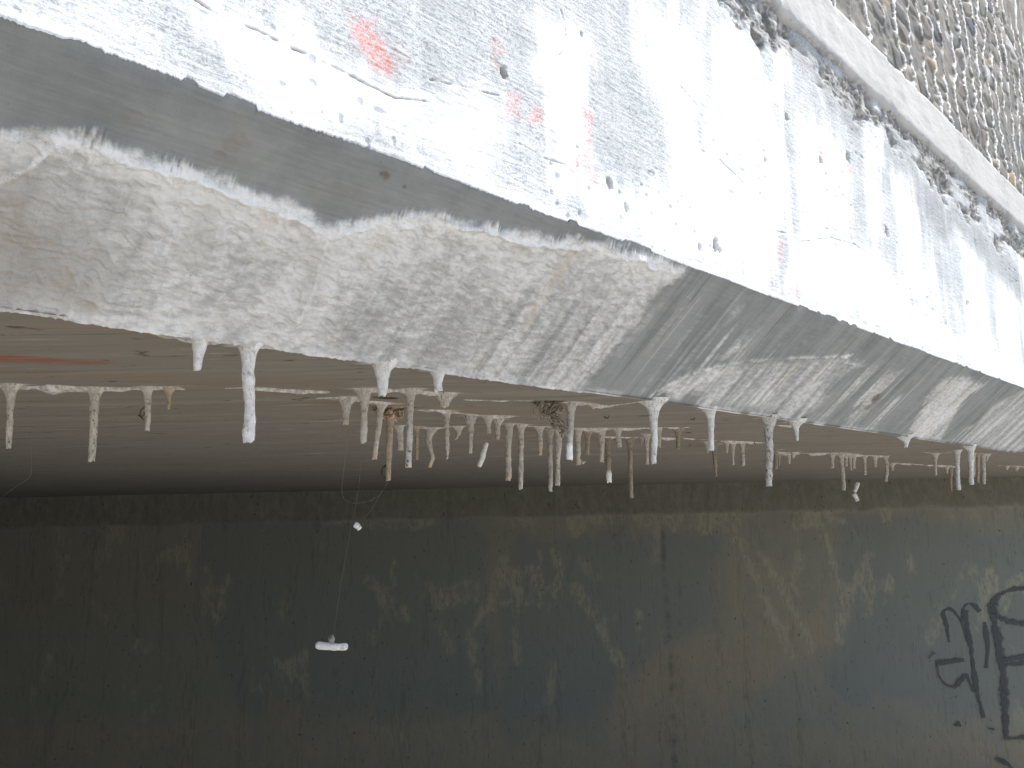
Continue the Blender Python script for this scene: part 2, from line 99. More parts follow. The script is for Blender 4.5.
WALL_BARE = [(0.9, [(1.693, 1.854), (1.772, 1.667), (1.87, 1.444), (1.929, 1.225), (2.04, 1.007)]), (0.9, [(1.854, 1.754), (1.988, 1.515), (2.104, 1.257), (2.191, 1.04)]), (0.7, [(2.138, 1.995), (2.153, 1.696), (2.055, 1.404)]), (0.9, [(2.34, 1.953), (2.402, 1.691), (2.445, 1.396), (2.39, 1.107)]), (0.8, [(2.684, 1.715), (2.505, 1.395), (2.431, 1.236)]), (0.7, [(2.668, 1.7), (2.677, 1.464), (2.617, 1.305)]), (0.8, [(-0.087, 1.418), (0.101, 1.444), (0.239, 1.529)]), (0.9, [(0.277, 1.801), (0.341, 1.659), (0.298, 1.469)]), (0.9, [(0.428, 1.547), (0.55, 1.362), (0.675, 1.106), (0.759, 0.983)]), (0.6, [(0.261, 0.971), (0.224, 0.724)]), (0.6, [(-0.016, 1.228), (-0.006, 1.012)]), (0.8, [(-0.081, 1.742), (-0.2, 1.45), (-0.391, 1.164)]), (0.7, [(-0.354, 1.163), (-0.284, 0.805)]), (0.6, [(-1.104, 1.615), (-0.952, 1.465), (-1.086, 1.178)]), (0.5, [(-3.476, 2.036), (-3.44, 1.516)]), (0.5, [(0.487, 1.73), (0.633, 1.579)]), (0.6, [(-0.577, 1.276), (-0.504, 1.094)]), (0.5, [(-1.742, 1.445), (-1.777, 1.336)]), (0.6, [(3.465, 1.58), (3.517, 1.374), (3.44, 1.158)]), (0.6, [(3.172, 1.308), (3.075, 1.093)]), (0.5, [(1.108, 2.016), (1.055, 1.718)])]
WALL_BLUE = [(0.9, [(-2.318, 2.125), (-0.266, 2.045), (-0.138, 0.732), (-1.169, 0.473), (-2.054, 0.63), (-2.346, 1.494)]), (0.9, [(0.036, 1.888), (1.557, 1.857), (1.52, 1.269), (0.908, 0.994), (0.592, 0.507), (-0.143, 0.453), (-0.124, 1.448)]), (0.75, [(2.557, 1.986), (4.136, 1.804), (3.987, 0.649), (3.237, 0.524), (2.301, 0.753), (2.43, 1.396)]), (0.6, [(0.961, 0.535), (1.093, 0.532), (1.066, 0.018), (0.936, 0.02)])]  # first patch: a lighting boundary at its left edge, put into the colour
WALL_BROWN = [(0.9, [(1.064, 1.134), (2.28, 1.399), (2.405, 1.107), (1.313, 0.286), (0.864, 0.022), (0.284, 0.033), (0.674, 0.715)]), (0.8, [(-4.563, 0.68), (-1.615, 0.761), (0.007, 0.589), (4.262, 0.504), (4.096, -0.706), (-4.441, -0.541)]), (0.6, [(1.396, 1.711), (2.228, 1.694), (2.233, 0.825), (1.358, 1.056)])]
GRAFFITI = [(0.9, [(3.215, 1.076), (3.206, 1.199), (3.18, 1.308), (3.249, 1.328), (3.295, 1.269), (3.332, 1.196), (3.372, 1.016), (3.378, 0.802)]), (1.0, [(3.335, 1.218), (3.338, 1.319), (3.388, 1.362), (3.445, 1.332), (3.462, 1.288)]), (1.1, [(3.352, 1.305), (3.364, 1.145), (3.375, 0.973), (3.379, 0.746), (3.414, 0.535)]), (0.9, [(3.491, 1.215), (3.502, 1.049), (3.469, 0.886)]), (0.9, [(3.103, 0.928), (3.208, 0.941), (3.312, 0.946)]), (0.8, [(3.217, 0.749), (3.266, 0.79), (3.318, 0.86), (3.338, 0.775), (3.368, 0.718)]), (1.5, [(3.567, 1.351), (3.566, 1.213), (3.587, 1.011), (3.592, 0.798), (3.561, 0.414)]), (1.0, [(3.566, 1.344), (3.619, 1.408), (3.729, 1.45), (3.866, 1.462)]), (0.9, [(3.567, 1.286), (3.635, 1.226), (3.729, 1.203), (3.834, 1.201)]), (1.1, [(3.594, 0.94), (3.67, 0.953), (3.805, 0.964)]), (0.8, [(3.62, 0.911), (3.709, 0.909), (3.799, 0.922)]), (0.6, [(3.109, 0.921), (3.108, 0.843), (3.153, 0.771), (3.217, 0.756)]), (1.0, [(3.189, 0.49), (3.234, 0.503)]), (0.9, [(3.463, 0.264), (3.552, 0.214), (3.596, 0.158)]), (0.7, [(3.435, 0.465), (3.478, 0.457)]), (0.7, [(3.545, 0.4), (3.632, 0.391), (3.736, 0.403)]), (0.5, [(3.096, 1.007), (3.047, 0.965)])]
import bpy, math
import numpy as np
from mathutils import Matrix, Vector

scene = bpy.context.scene
COL = scene.collection
rng = np.random.default_rng(7)

# ------------------------------------------------------------------ frame of the bridge
CAM_Z = 2.1
SOFFIT = 2.29
EDGE = np.array([0.70417914, 0.71002235, 0.0])        # along the bridge edge
INWARD = np.array([-0.71002235, 0.70417914, 0.0])     # under the bridge
ORIGIN = np.array([-0.44234392, 0.4387036, SOFFIT])   # foot of the fascia plane at soffit level
DN, DZ = 0.195, 0.168                                  # width and rise of the sloped face
SL = math.hypot(DN, DZ)
WALL_Y = 6.2

def to_world(p):
    p = np.asarray(p, float)
    return ORIGIN + p[..., 0:1]*EDGE + p[..., 1:2]*INWARD + p[..., 2:3]*np.array([0, 0, 1.0])
def to_bridge(p):
    d = np.asarray(p, float) - ORIGIN
    return np.stack([d @ EDGE, d @ INWARD, d[..., 2]], -1)

# ------------------------------------------------------------------ numeric noise
def _hash(ix, iy, s):
    h = (ix.astype(np.int64)*374761393 + iy.astype(np.int64)*668265263 + s*1442695041) & 0xffffffff
    h = ((h ^ (h >> 13))*1274126177) & 0xffffffff
    h = ((h ^ (h >> 16))*2246822519) & 0xffffffff
    return ((h ^ (h >> 15)) & 0xffffff)/float(0x1000000)
def noise(x, y, s=0):
    x, y = np.broadcast_arrays(np.asarray(x, float), np.asarray(y, float))
    ix, iy = np.floor(x), np.floor(y)
    fx, fy = x-ix, y-iy
    fx = fx*fx*fx*(fx*(fx*6-15)+10); fy = fy*fy*fy*(fy*(fy*6-15)+10)
    a, b = _hash(ix, iy, s), _hash(ix+1, iy, s)
    c, d = _hash(ix, iy+1, s), _hash(ix+1, iy+1, s)
    return (a*(1-fx)+b*fx)*(1-fy) + (c*(1-fx)+d*fx)*fy
def fbm(x, y, o=4, s=0, g=.5):
    t, a, w = 0, 1, 0
    for k in range(o):
        t = t + a*noise(x*2**k + 17.3*k, y*2**k + 9.1*k, s+k*13); w += a; a *= g
    return t/w
def cells(x, y, s=0):
    """distance to the nearest and second nearest feature point, and the cell's own value"""
    ix, iy = np.floor(x), np.floor(y)
    f1 = np.full(x.shape, 9.0); f2 = f1.copy(); idv = np.zeros(x.shape)
    for dx in (-1, 0, 1):
        for dy in (-1, 0, 1):
            cx, cy = ix+dx, iy+dy
            d = np.hypot(cx+_hash(cx, cy, s)-x, cy+_hash(cx, cy, s+1)-y)
            near = d < f1
            f2 = np.where(near, f1, np.minimum(f2, d)); idv = np.where(near, _hash(cx, cy, s+2), idv)
            f1 = np.where(near, d, f1)
    return f1, f2, idv
def sstep(a, b, x):
    t = np.clip((x-a)/(b-a), 0, 1); return t*t*(3-2*t)
def line_dist(X, Y, pts, cap=9.0):
    d = np.full(X.shape, cap)
    for (x0, y0), (x1, y1) in zip(pts[:-1], pts[1:]):
        ex, ey = x1-x0, y1-y0
        t = np.clip(((X-x0)*ex+(Y-y0)*ey)/(ex*ex+ey*ey+1e-12), 0, 1)
        d = np.minimum(d, np.hypot(X-x0-t*ex, Y-y0-t*ey))
    return d
def poly_dist(X, Y, pts):
    d = line_dist(X, Y, list(pts)+[pts[0]])
    ins = np.zeros(X.shape, bool)
    for (x0, y0), (x1, y1) in zip(pts, list(pts[1:])+[pts[0]]):
        if y0 == y1: continue
        ins ^= ((y0 > Y) != (y1 > Y)) & (X < (x1-x0)*(Y-y0)/(y1-y0)+x0)
    return np.where(ins, -d, d)
def _near(X, Y, pts, pad):
    p = np.array(pts)
    return (X > p[:, 0].min()-pad) & (X < p[:, 0].max()+pad) & (Y > p[:, 1].min()-pad) & (Y < p[:, 1].max()+pad)
def area_mask(X, Y, polys, soft, warp=0, pad=.25):
    m = np.zeros(X.shape)
    warp = np.broadcast_to(np.asarray(warp, float), X.shape)
    for w, pts in polys:
        k = _near(X, Y, pts, pad)
        if k.any():
            d = poly_dist(X[k], Y[k], pts)+warp[k]
            m[k] = np.maximum(m[k], w*sstep(soft, -soft, d))
    return m
def stroke_mask(X, Y, lines, width, warp=0, pad=.2):
    m = np.zeros(X.shape)
    warp = np.broadcast_to(np.asarray(warp, float), X.shape)
    for w, pts in lines:
        k = _near(X, Y, pts, pad)
        if k.any():
            d = line_dist(X[k], Y[k], pts)+warp[k]
            m[k] = np.maximum(m[k], w*sstep(width, width*.3, d))
    return m

# ------------------------------------------------------------------ object helpers
def link(o, parent=None):
    COL.objects.link(o)
    if parent is not None: o.parent = parent
    return o
def mesh_obj(name, verts, faces, mat, parent=None, smooth=True, attrs=None):
    me = bpy.data.meshes.new(name)
    verts = np.asarray(verts, np.float32).reshape(-1, 3)
    if isinstance(faces, np.ndarray):
        n, k = faces.shape
        me.vertices.add(len(verts)); me.vertices.foreach_set('co', verts.ravel())
        me.loops.add(n*k); me.loops.foreach_set('vertex_index', faces.astype(np.int32).ravel())
        me.polygons.add(n); me.polygons.foreach_set('loop_start', np.arange(0, n*k, k, dtype=np.int32))
        me.update(calc_edges=True)
    else:
        me.from_pydata(verts.tolist(), [], [tuple(int(i) for i in f) for f in faces]); me.update()
    me.polygons.foreach_set('use_smooth', np.full(len(me.polygons), smooth))
    for k, v in (attrs or {}).items():
        a = me.attributes.new(k, 'FLOAT', 'POINT'); a.data.foreach_set('value', np.asarray(v, np.float32).ravel())
    me.materials.append(mat); me.validate()
    return link(bpy.data.objects.new(name, me), parent)
def grid_faces(nr, nc, flip=False):
    i = np.arange(nr*nc).reshape(nr, nc)
    a, b, c, d = i[:-1, :-1], i[:-1, 1:], i[1:, 1:], i[1:, :-1]
    q = (a, d, c, b) if flip else (a, b, c, d)
    return np.stack([x.ravel() for x in q], -1)
class Shape:
    """collects pieces that become one mesh"""
    def __init__(s): s.v, s.f, s.a, s.n = [], [], [], 0
    def add(s, v, f, a=0.0):
        v = np.asarray(v, float).reshape(-1, 3)
        s.v.append(v); s.f += [tuple(int(i)+s.n for i in q) for q in f]
        s.a.append(np.broadcast_to(np.asarray(a, float), (len(v),))); s.n += len(v)
    def build(s, name, mat, parent=None, smooth=True, attr=None):
        return mesh_obj(name, np.concatenate(s.v), s.f, mat, parent, smooth, {attr: np.concatenate(s.a)} if attr else None)
def box_vf(x0, x1, y0, y1, z0, z1):
    v = [(x, y, z) for z in (z0, z1) for y in (y0, y1) for x in (x0, x1)]
    return v, [(0, 2, 3, 1), (4, 5, 7, 6), (0, 1, 5, 4), (2, 6, 7, 3), (0, 4, 6, 2), (1, 3, 7, 5)]
def tube_vf(pts, r, seg=6):
    pts = np.asarray(pts, float); r = np.broadcast_to(r, (len(pts),))
    v, f = [], []
    T = np.gradient(pts, axis=0); T /= np.linalg.norm(T, axis=1)[:, None]+1e-12
    ref = np.array([0, 1., 0]) if abs(T[0][1]) < .9 else np.array([1., 0, 0])
    for i, p in enumerate(pts):
        a = np.cross(T[i], ref); a /= np.linalg.norm(a)+1e-12; b = np.cross(T[i], a)
        for k in range(seg):
            q = 2*math.pi*k/seg; v.append(p+r[i]*(a*math.cos(q)+b*math.sin(q)))
    for i in range(len(pts)-1):
        for k in range(seg):
            k2 = (k+1) % seg; f.append((i*seg+k, i*seg+k2, (i+1)*seg+k2, (i+1)*seg+k))
    f.append(tuple(range(seg))[::-1]); f.append(tuple((len(pts)-1)*seg+k for k in range(seg)))
    return v, f
def blob_vf(c, r, amp=.25, seed=0, nu=14, nv=9, fq=2.0):
    v, f = [], []
    r = np.broadcast_to(r, (3,))
    for j in range(nv+1):
        th = math.pi*j/nv
        for i in range(nu):
            ph = 2*math.pi*i/nu
            d = np.array([math.sin(th)*math.cos(ph), math.sin(th)*math.sin(ph), math.cos(th)])
            k = 1+amp*(2*float(noise(d[0]*fq+5+d[2]*1.7, d[1]*fq+3-d[2]*1.3, seed))-1)*1.4
            v.append(np.asarray(c)+d*r*k)
    for j in range(nv):
        for i in range(nu):
            i2 = (i+1) % nu; f.append((j*nu+i, (j+1)*nu+i, (j+1)*nu+i2, j*nu+i2))
    return v, f
def smooth_path(pts, n):
    pts = np.asarray(pts, float); s = np.r_[0, np.cumsum(np.linalg.norm(np.diff(pts, axis=0), axis=1))]
    t = np.linspace(0, s[-1], n)
    p = np.stack([np.interp(t, s, pts[:, k]) for k in range(pts.shape[1])], -1)
    for _ in range(max(2, n//10)):
        p[1:-1] = .25*p[:-2]+.5*p[1:-1]+.25*p[2:]
    return p
def thing(name, label, cat, loc=(0, 0, 0), group=None):
    o = bpy.data.objects.new(name, None); o.empty_display_size = .1; link(o)
    o.location = loc; return tag(o, label, cat, group)
def tag(o, label, cat, group=None):
    o['label'] = label; o['category'] = cat
    if group: o['group'] = group
    return o

# ------------------------------------------------------------------ material helpers
class Mat:
    def __init__(s, name, rough=.9, spec=.25):
        s.m = bpy.data.materials.new(name); s.m.use_nodes = True
        s.t = s.m.node_tree; s.L = s.t.links.new
        s.b = s.t.nodes['Principled BSDF']
        s.b.inputs['Roughness'].default_value = rough; s.b.inputs['Specular IOR Level'].default_value = spec
        s.obj = s.t.nodes.new('ShaderNodeTexCoord').outputs['Object']
        s.geo = s.t.nodes.new('ShaderNodeNewGeometry').outputs['Position']
    def _in(s, sock, v):
        if isinstance(v, (int, float)): sock.default_value = v
        elif isinstance(v, tuple): sock.default_value = v+(1,) if len(sock.default_value) == 4 else v
        else: s.L(v, sock)
    def attr(s, n):
        a = s.t.nodes.new('ShaderNodeAttribute'); a.attribute_name = n; return a.outputs['Fac']
    def noise(s, scale=(1, 1, 1), detail=4, rough=.55, world=False, dist=0):
        mp = s.t.nodes.new('ShaderNodeMapping'); s.L(s.geo if world else s.obj, mp.inputs['Vector'])
        mp.inputs['Scale'].default_value = scale if isinstance(scale, tuple) else (scale,)*3
        n = s.t.nodes.new('ShaderNodeTexNoise'); s.L(mp.outputs[0], n.inputs['Vector'])
        n.inputs['Scale'].default_value = 1; n.inputs['Detail'].default_value = detail
        n.inputs['Roughness'].default_value = rough; n.inputs['Distortion'].default_value = dist
        return n.outputs['Fac']
    def math(s, op, a, b=0.0):
        n = s.t.nodes.new('ShaderNodeMath'); n.operation = op; s._in(n.inputs[0], a); s._in(n.inputs[1], b); return n.outputs[0]
    def step(s, x, lo, hi):
        n = s.t.nodes.new('ShaderNodeMapRange'); n.interpolation_type = 'SMOOTHSTEP'
        s._in(n.inputs[0], x); n.inputs[1].default_value = lo; n.inputs[2].default_value = hi; return n.outputs[0]
    def sum(s, *terms):
        t = None
        for x, w in terms:
            y = s.math('MULTIPLY', x, w); t = y if t is None else s.math('ADD', t, y)
        return t
    def mix(s, f, a, b):
        n = s.t.nodes.new('ShaderNodeMix'); n.data_type = 'RGBA'
        s._in(n.inputs[0], f); s._in(n.inputs[6], a); s._in(n.inputs[7], b); return n.outputs[2]
    def scale_col(s, c, f):
        n = s.t.nodes.new('ShaderNodeVectorMath'); n.operation = 'SCALE'; s.L(c, n.inputs[0]); s._in(n.inputs['Scale'], f); return n.outputs[0]
    def out(s, col, height=None, dist=.001, strength=1.0):
        s._in(s.b.inputs['Base Color'], col)
        if height is not None:
            n = s.t.nodes.new('ShaderNodeBump'); n.inputs['Distance'].default_value = dist; n.inputs['Strength'].default_value = strength
            s.L(height, n.inputs['Height']); s.L(n.outputs[0], s.b.inputs['Normal'])
        return s.m

def mat_fascia():
    m = Mat('weathered_white_stained_concrete')
    brush = m.noise((30, 30, 300), 5, .7); grain = m.noise(480, 4, .7); low = m.noise((3, 3, 4), 5, .6)
    fine = m.noise((90, 90, 800), 3, .6); drip = m.noise((38, 38, 2.2), 4)
    dash = m.noise((150, 150, 300), 5, .78); vs = m.noise((420, 420, 60), 3, .6)
    base = m.mix(low, (.34, .36, .362), (.47, .49, .492))
    film = m.step(m.sum((brush, .30), (grain, .35), (low, .55), (drip, .35)), .52, .90)
    c = m.mix(m.math('MULTIPLY', film, .8), base, (.62, .638, .645))
    wh = m.step(m.sum((m.attr('calcite'), .85), (brush, .22), (grain, .22), (drip, .25), (vs, .16), (low, .35), (dash, .40), (brush, .2)), .86, 1.66)
    c = m.mix(wh, c, (.83, .835, .84))
    speck = m.math('MULTIPLY', m.step(m.sum((dash, .5), (grain, .4), (fine, .2), (m.noise((16, 16, 330), 5, .75), .30)), .685, .765), m.math('SUBTRACT', .95, m.math('MULTIPLY', wh, .85)))
    c = m.mix(m.math('MULTIPLY', speck, .75), c, (.18, .185, .187))
    c = m.mix(m.math('MULTIPLY', m.step(m.sum((vs, .6), (grain, .4)), .55, .66), .35), c, (.30, .305, .31))
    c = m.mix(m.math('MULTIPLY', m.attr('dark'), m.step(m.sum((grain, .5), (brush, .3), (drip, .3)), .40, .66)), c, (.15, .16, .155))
    c = m.mix(m.math('MULTIPLY', m.attr('red'), m.step(m.sum((dash, .5), (grain, .5)), .42, .60)), c, (.66, .19, .15))
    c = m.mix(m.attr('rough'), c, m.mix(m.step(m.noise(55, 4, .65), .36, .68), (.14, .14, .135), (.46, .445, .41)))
    c = m.mix(m.attr('crack'), c, (.26, .21, .16))
    return m.out(c, m.sum((brush, .18), (grain, .5), (dash, .5)), .0014)

def mat_slope():
    m = Mat('sloped_concrete_with_calcite')
    brush = m.noise((18, 260, 260), 4, .6); grain = m.noise(700, 3, .6); low = m.noise(7, 4)
    fall = m.noise((85, 3, 3), 4, .6); mid = m.noise((60, 120, 120), 4, .6)
    calc, crust = m.attr('calcite'), m.attr('crust')
    base = m.mix(m.step(m.sum((low, .45), (brush, .3), (m.noise(28, 5, .7), .35)), .34, .80), (.178, .186, .178), (.272, .278, .266))
    base = m.mix(m.math('MULTIPLY', m.step(m.noise((17, 1.2, 1.2), 3), .42, .62), m.math('MULTIPLY', m.attr('streaky'), .45)), base, (.31, .31, .295))
    base = m.mix(m.math('MULTIPLY', m.step(m.noise(11, 6, .7), .54, .78), .4), base, (.235, .20, .155))
    base = m.mix(m.math('MULTIPLY', m.step(fall, .58, .75), m.math('MULTIPLY', m.attr('streaky'), .65)), base, (.46, .46, .44))
    base = m.mix(m.math('MULTIPLY', m.step(fall, .44, .30), m.math('MULTIPLY', m.attr('streaky'), .6)), base, (.135, .135, .13))
    cc = m.mix(m.step(m.sum((mid, .6), (low, .5)), .42, .66), (.43, .42, .395), (.64, .63, .605))
    cc = m.mix(m.math('MULTIPLY', m.step(m.noise((13, 20, 20), 6, .7), .52, .74), .28), cc, (.37, .36, .335))
    cc = m.mix(m.math('MULTIPLY', m.step(m.noise((24, 5, 5), 4), .56, .70), .40), cc, (.50, .42, .31))
    cc = m.mix(m.math('MULTIPLY', m.attr('ridge'), m.step(m.sum((grain, .5), (mid, .5)), .32, .55)), cc, (.76, .75, .72))
    fac = m.step(m.sum((calc, .8), (grain, .30), (mid, .25), (fall, .30)), .48, 1.08)
    c = m.mix(fac, base, cc)
    c = m.mix(m.math('MULTIPLY', m.attr('brown'), m.step(m.sum((mid, .6), (low, .5)), .40, .62)), c, (.27, .235, .19))
    c = m.mix(m.math('MULTIPLY', m.attr('spot'), m.step(m.sum((grain, .5), (mid, .6)), .38, .62)), c, (.16, .12, .085))
    c = m.mix(m.math('MULTIPLY', m.step(m.noise(240, 2), .70, .76), .5), c, (.16, .14, .12))
    return m.out(c, m.sum((brush, .3), (grain, .4), (mid, m.math('MULTIPLY', fac, .5))), .0014)

def mat_soffit():
    m = Mat('board_marked_soffit_concrete')
    board = m.noise((1.6, 34, 5), 5, .6, True); fine = m.noise((9, 120, 20), 4, .6, True); low = m.noise((1.1, 1.5, 1), 4, .5, True)
    c = m.mix(m.sum((board, .7), (fine, .35)), (.125, .108, .083), (.33, .292, .232))
    c = m.mix(m.math('MULTIPLY', low, .4), c, (.20, .180, .148))
    c = m.mix(m.step(m.noise((13, 34, 10), 4, .65, True), .63, .70), c, (.055, .045, .037))
    c = m.mix(m.math('MULTIPLY', m.step(m.noise((2.2, 60, 10), 5, .7, True), .57, .68), .7), c, (.085, .072, .058))
    c = m.mix(m.math('MULTIPLY', m.step(m.noise((7, 80, 10), 5, .7, True), .60, .70), .65), c, (.46, .43, .385))
    c = m.mix(m.step(m.sum((m.attr('root'), .7), (fine, .5), (m.noise((40, 70, 20), 4, .7, True), .4)), .62, .95), c, (.44, .41, .365))
    c = m.mix(m.math('MULTIPLY', m.attr('stain'), m.step(fine, .35, .6)), c, (.25, .18, .11))
    c = m.mix(m.math('MULTIPLY', m.attr('red'), m.step(fine, .32, .55)), c, (.27, .11, .06))
    return m.out(c, m.sum((board, .7), (fine, .5)), .003)

def mat_wall():
    m = Mat('stained_painted_abutment_concrete')
    low = m.noise((.9, 1, 1.1), 5, .6); mid = m.noise((5, 5, 3.2), 5, .65); fine = m.noise((26, 26, 14), 4, .65); drip = m.noise((11, 11, .8), 5, .6)
    c = m.mix(m.sum((mid, .5), (drip, .5)), (.145, .141, .112), (.240, .228, .180))
    blue = m.step(m.sum((m.attr('blue'), .5), (mid, .5), (drip, .35), (fine, .25), (low, .35)), .72, 1.05)
    c = m.mix(m.math('MULTIPLY', blue, .85), c, m.mix(drip, (.132, .142, .124), (.182, .190, .168)))
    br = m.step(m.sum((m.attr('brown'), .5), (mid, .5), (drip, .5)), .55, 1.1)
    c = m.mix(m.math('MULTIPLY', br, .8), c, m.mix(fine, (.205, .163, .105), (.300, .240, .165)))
    c = m.mix(m.math('MULTIPLY', m.attr('bare'), m.step(m.sum((fine, .4), (mid, .3), (m.noise((60, 60, 14), 5, .75), .45)), .50, .62)), c, (.27, .248, .18))
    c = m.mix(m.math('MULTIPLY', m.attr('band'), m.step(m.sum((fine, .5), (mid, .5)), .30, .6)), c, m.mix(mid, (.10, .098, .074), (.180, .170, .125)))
    c = m.mix(m.math('MULTIPLY', m.step(m.noise((45, 45, 30), 2), .66, .74), .7), c, (.045, .042, .035))
    c = m.mix(m.math('MULTIPLY', m.attr('joint'), m.step(m.noise((3, 3, 9), 4), .35, .65)), c, (.075, .08, .078))
    c = m.mix(m.math('MULTIPLY', m.step(m.sum((drip, .5), (m.noise((55, 55, 9), 5, .7), .5)), .50, .64), .40), c, (.085, .083, .07))
    return m.out(c, m.sum((fine, .6), (mid, .5)), .004)

def mat_simple(name, a, b, scale=40, rough=.9, bump=.001, detail=4, lo=.35, hi=.65):
    m = Mat(name, rough); n = m.noise(scale, detail)
    return m.out(m.mix(m.step(n, lo, hi), a, b), n, bump)

def mat_calcite():
    m = Mat('calcite_dripstone', .75, .35)
    oi = m.t.nodes.new('ShaderNodeObjectInfo')
    n1 = m.noise(260, 4, .65); n2 = m.noise(110, 3); n3 = m.noise((300, 300, 90), 3)
    c = m.scale_col(oi.outputs['Color'], m.sum((n2, .9), (n1, .5), (1.0, .32)))
    dirt = m.math('MULTIPLY', m.step(m.sum((n1, .6), (n3, .5)), .56, .68), oi.outputs['Alpha'])
    c = m.mix(dirt, c, (.13, .105, .08))
    c = m.mix(m.attr('fresh'), c, (.86, .85, .82))
    c = m.mix(m.attr('rust'), c, (.55, .33, .15))
    return m.out(c, m.sum((n1, .6), (n2, .5)), .0012)

def mat_seam():
    m = Mat('calcite_seam_crust', .8)
    n = m.noise(150, 4); l = m.noise(14, 4)
    c = m.mix(m.step(n, .35, .65), (.33, .305, .265), (.58, .555, .51))
    c = m.mix(m.step(l, .52, .68), c, (.34, .27, .19))
    return m.out(c, n, .0015)

def mat_aggregate():
    m = Mat('exposed_aggregate_concrete', .7, .4)
    v, r, g = m.attr('pebble'), m.attr('mortar'), m.noise(260, 3)
    cr = m.t.nodes.new('ShaderNodeValToRGB'); m.L(v, cr.inputs[0]); e = cr.color_ramp
    e.interpolation = 'CONSTANT'
    pal = [(0, (.10, .096, .082)), (.16, (.135, .125, .10)), (.32, (.115, .112, .098)), (.46, (.155, .14, .108)), (.58, (.12, .11, .092)), (.70, (.235, .21, .18)), (.80, (.14, .12, .098)), (.88, (.07, .07, .075)), (.92, (.25, .185, .10)), (.95, (.36, .345, .32))]
    e.elements[0].position, e.elements[0].color = pal[0][0], pal[0][1]+(1,)
    e.elements[1].position, e.elements[1].color = pal[1][0], pal[1][1]+(1,)
    for p, c in pal[2:]:
        x = e.elements.new(p); x.color = c+(1,)
    c = m.mix(r, cr.outputs[0], m.mix(g, (.13, .122, .10), (.20, .19, .16)))
    c = m.mix(m.math('MULTIPLY', m.attr('lit_crest'), m.step(g, .25, .5)), c, (.84, .82, .77))
    return m.out(c, g, .001)

M_FASCIA, M_SLOPE, M_SOFFIT, M_WALL = mat_fascia(), mat_slope(), mat_soffit(), mat_wall()
M_CALCITE, M_SEAM, M_AGG = mat_calcite(), mat_seam(), mat_aggregate()
def mat_coping():
    m = Mat('smooth_pale_coping_concrete'); lo = m.noise((4, 4, 5), 4); g = m.noise((60, 60, 110), 4); dr = m.noise((30, 30, 3), 4)
    c = m.mix(m.sum((lo, .5), (g, .3), (dr, .25)), (.34, .335, .32), (.52, .51, .49))
    c = m.mix(m.math('MULTIPLY', m.step(m.noise(130, 2), .67, .73), .6), c, (.20, .19, .17))
    c = m.mix(m.math('MULTIPLY', m.attr('grime_shade'), m.step(m.sum((g, .6), (lo, .4)), .42, .6)), c, (.19, .19, .18))
    return m.out(c, g, .001)
M_COPING = mat_coping()
M_CONCRETE = mat_simple('plain_grey_concrete', (.26, .255, .24), (.38, .37, .35), 6, .9, .002)
M_GROUND = mat_simple('pale_grey_gravel', (.26, .255, .245), (.41, .405, .395), 3, .95, .02, 8)
M_WEB = mat_simple('dusty_brown_web', (.17, .14, .105), (.36, .31, .25), 220, .95, .002)
M_TANCRUST = mat_simple('spongy_tan_crust', (.17, .115, .07), (.50, .38, .26), 170, .95, .002, 3, .42, .55)
M_CURL = mat_simple('dry_brown_husk', (.05, .035, .025), (.12, .085, .06), 200)
M_SILK = mat_simple('pale_spider_silk', (.20, .19, .175), (.28, .27, .25), 200, .4)
def mat_spray():
    m = Mat('black_spray_paint', .6)
    n = m.noise((34, 34, 26), 4, .65); m.m.surface_render_method = 'DITHERED'
    c = m.mix(n, (.045, .048, .045), (.080, .083, .079))
    m._in(m.b.inputs['Alpha'], m.math('MULTIPLY', m.step(m.sum((n, .75), (m.attr('cover'), .36), (m.noise(90, 3, .7), .25)), .64, .78), .88))
    return m.out(c)
M_SPRAY = mat_spray()

# ------------------------------------------------------------------ ground
v, f = [], []
gx = np.r_[-200, -80, -30, np.linspace(-14, 14, 29), 30, 80, 200]
G = np.stack(np.meshgrid(gx, gx), -1)
z = (fbm(G[..., 0]*.7, G[..., 1]*.7, 3, 5)-.5)*.05
o = mesh_obj('ground', np.dstack([G, z]), grid_faces(len(gx), len(gx)), M_GROUND); o['kind'] = 'structure'

# ------------------------------------------------------------------ concrete bridge
bridge = thing('concrete_bridge', 'grey concrete bridge edge with sunlit white stained fascia and shaded sloped underside', 'bridge')
bridge.matrix_world = Matrix(((EDGE[0], INWARD[0], 0, ORIGIN[0]), (EDGE[1], INWARD[1], 0, ORIGIN[1]), (0, 0, 1, ORIGIN[2]), (0, 0, 0, 1)))

U0, U1 = -8.0, 8.6
us = [0.0]
while us[-1] < 6.0: us.append(us[-1]+(0.39+us[-1]**2)/(0.62*800)*.95)
us = np.array([*np.linspace(U0, -.9, 40), *np.linspace(-.85, -.004, 240), *us, *np.linspace(us[-1]+.08, U1, 26)])
def edge_jag(u): return (noise(u*900, 0*u, 3)-.5)*.0030*noise(u*33, 0*u, 6)+.0045*sstep(.70, .84, noise(u*55, 0*u, 8))*sstep(.5, .7, noise(u*7, 0*u, 9))+(noise(u*190, 0*u, 4)-.5)*.0010*noise(u*21, 0*u, 7)+(noise(u*9, 0*u, 5)-.5)*.003

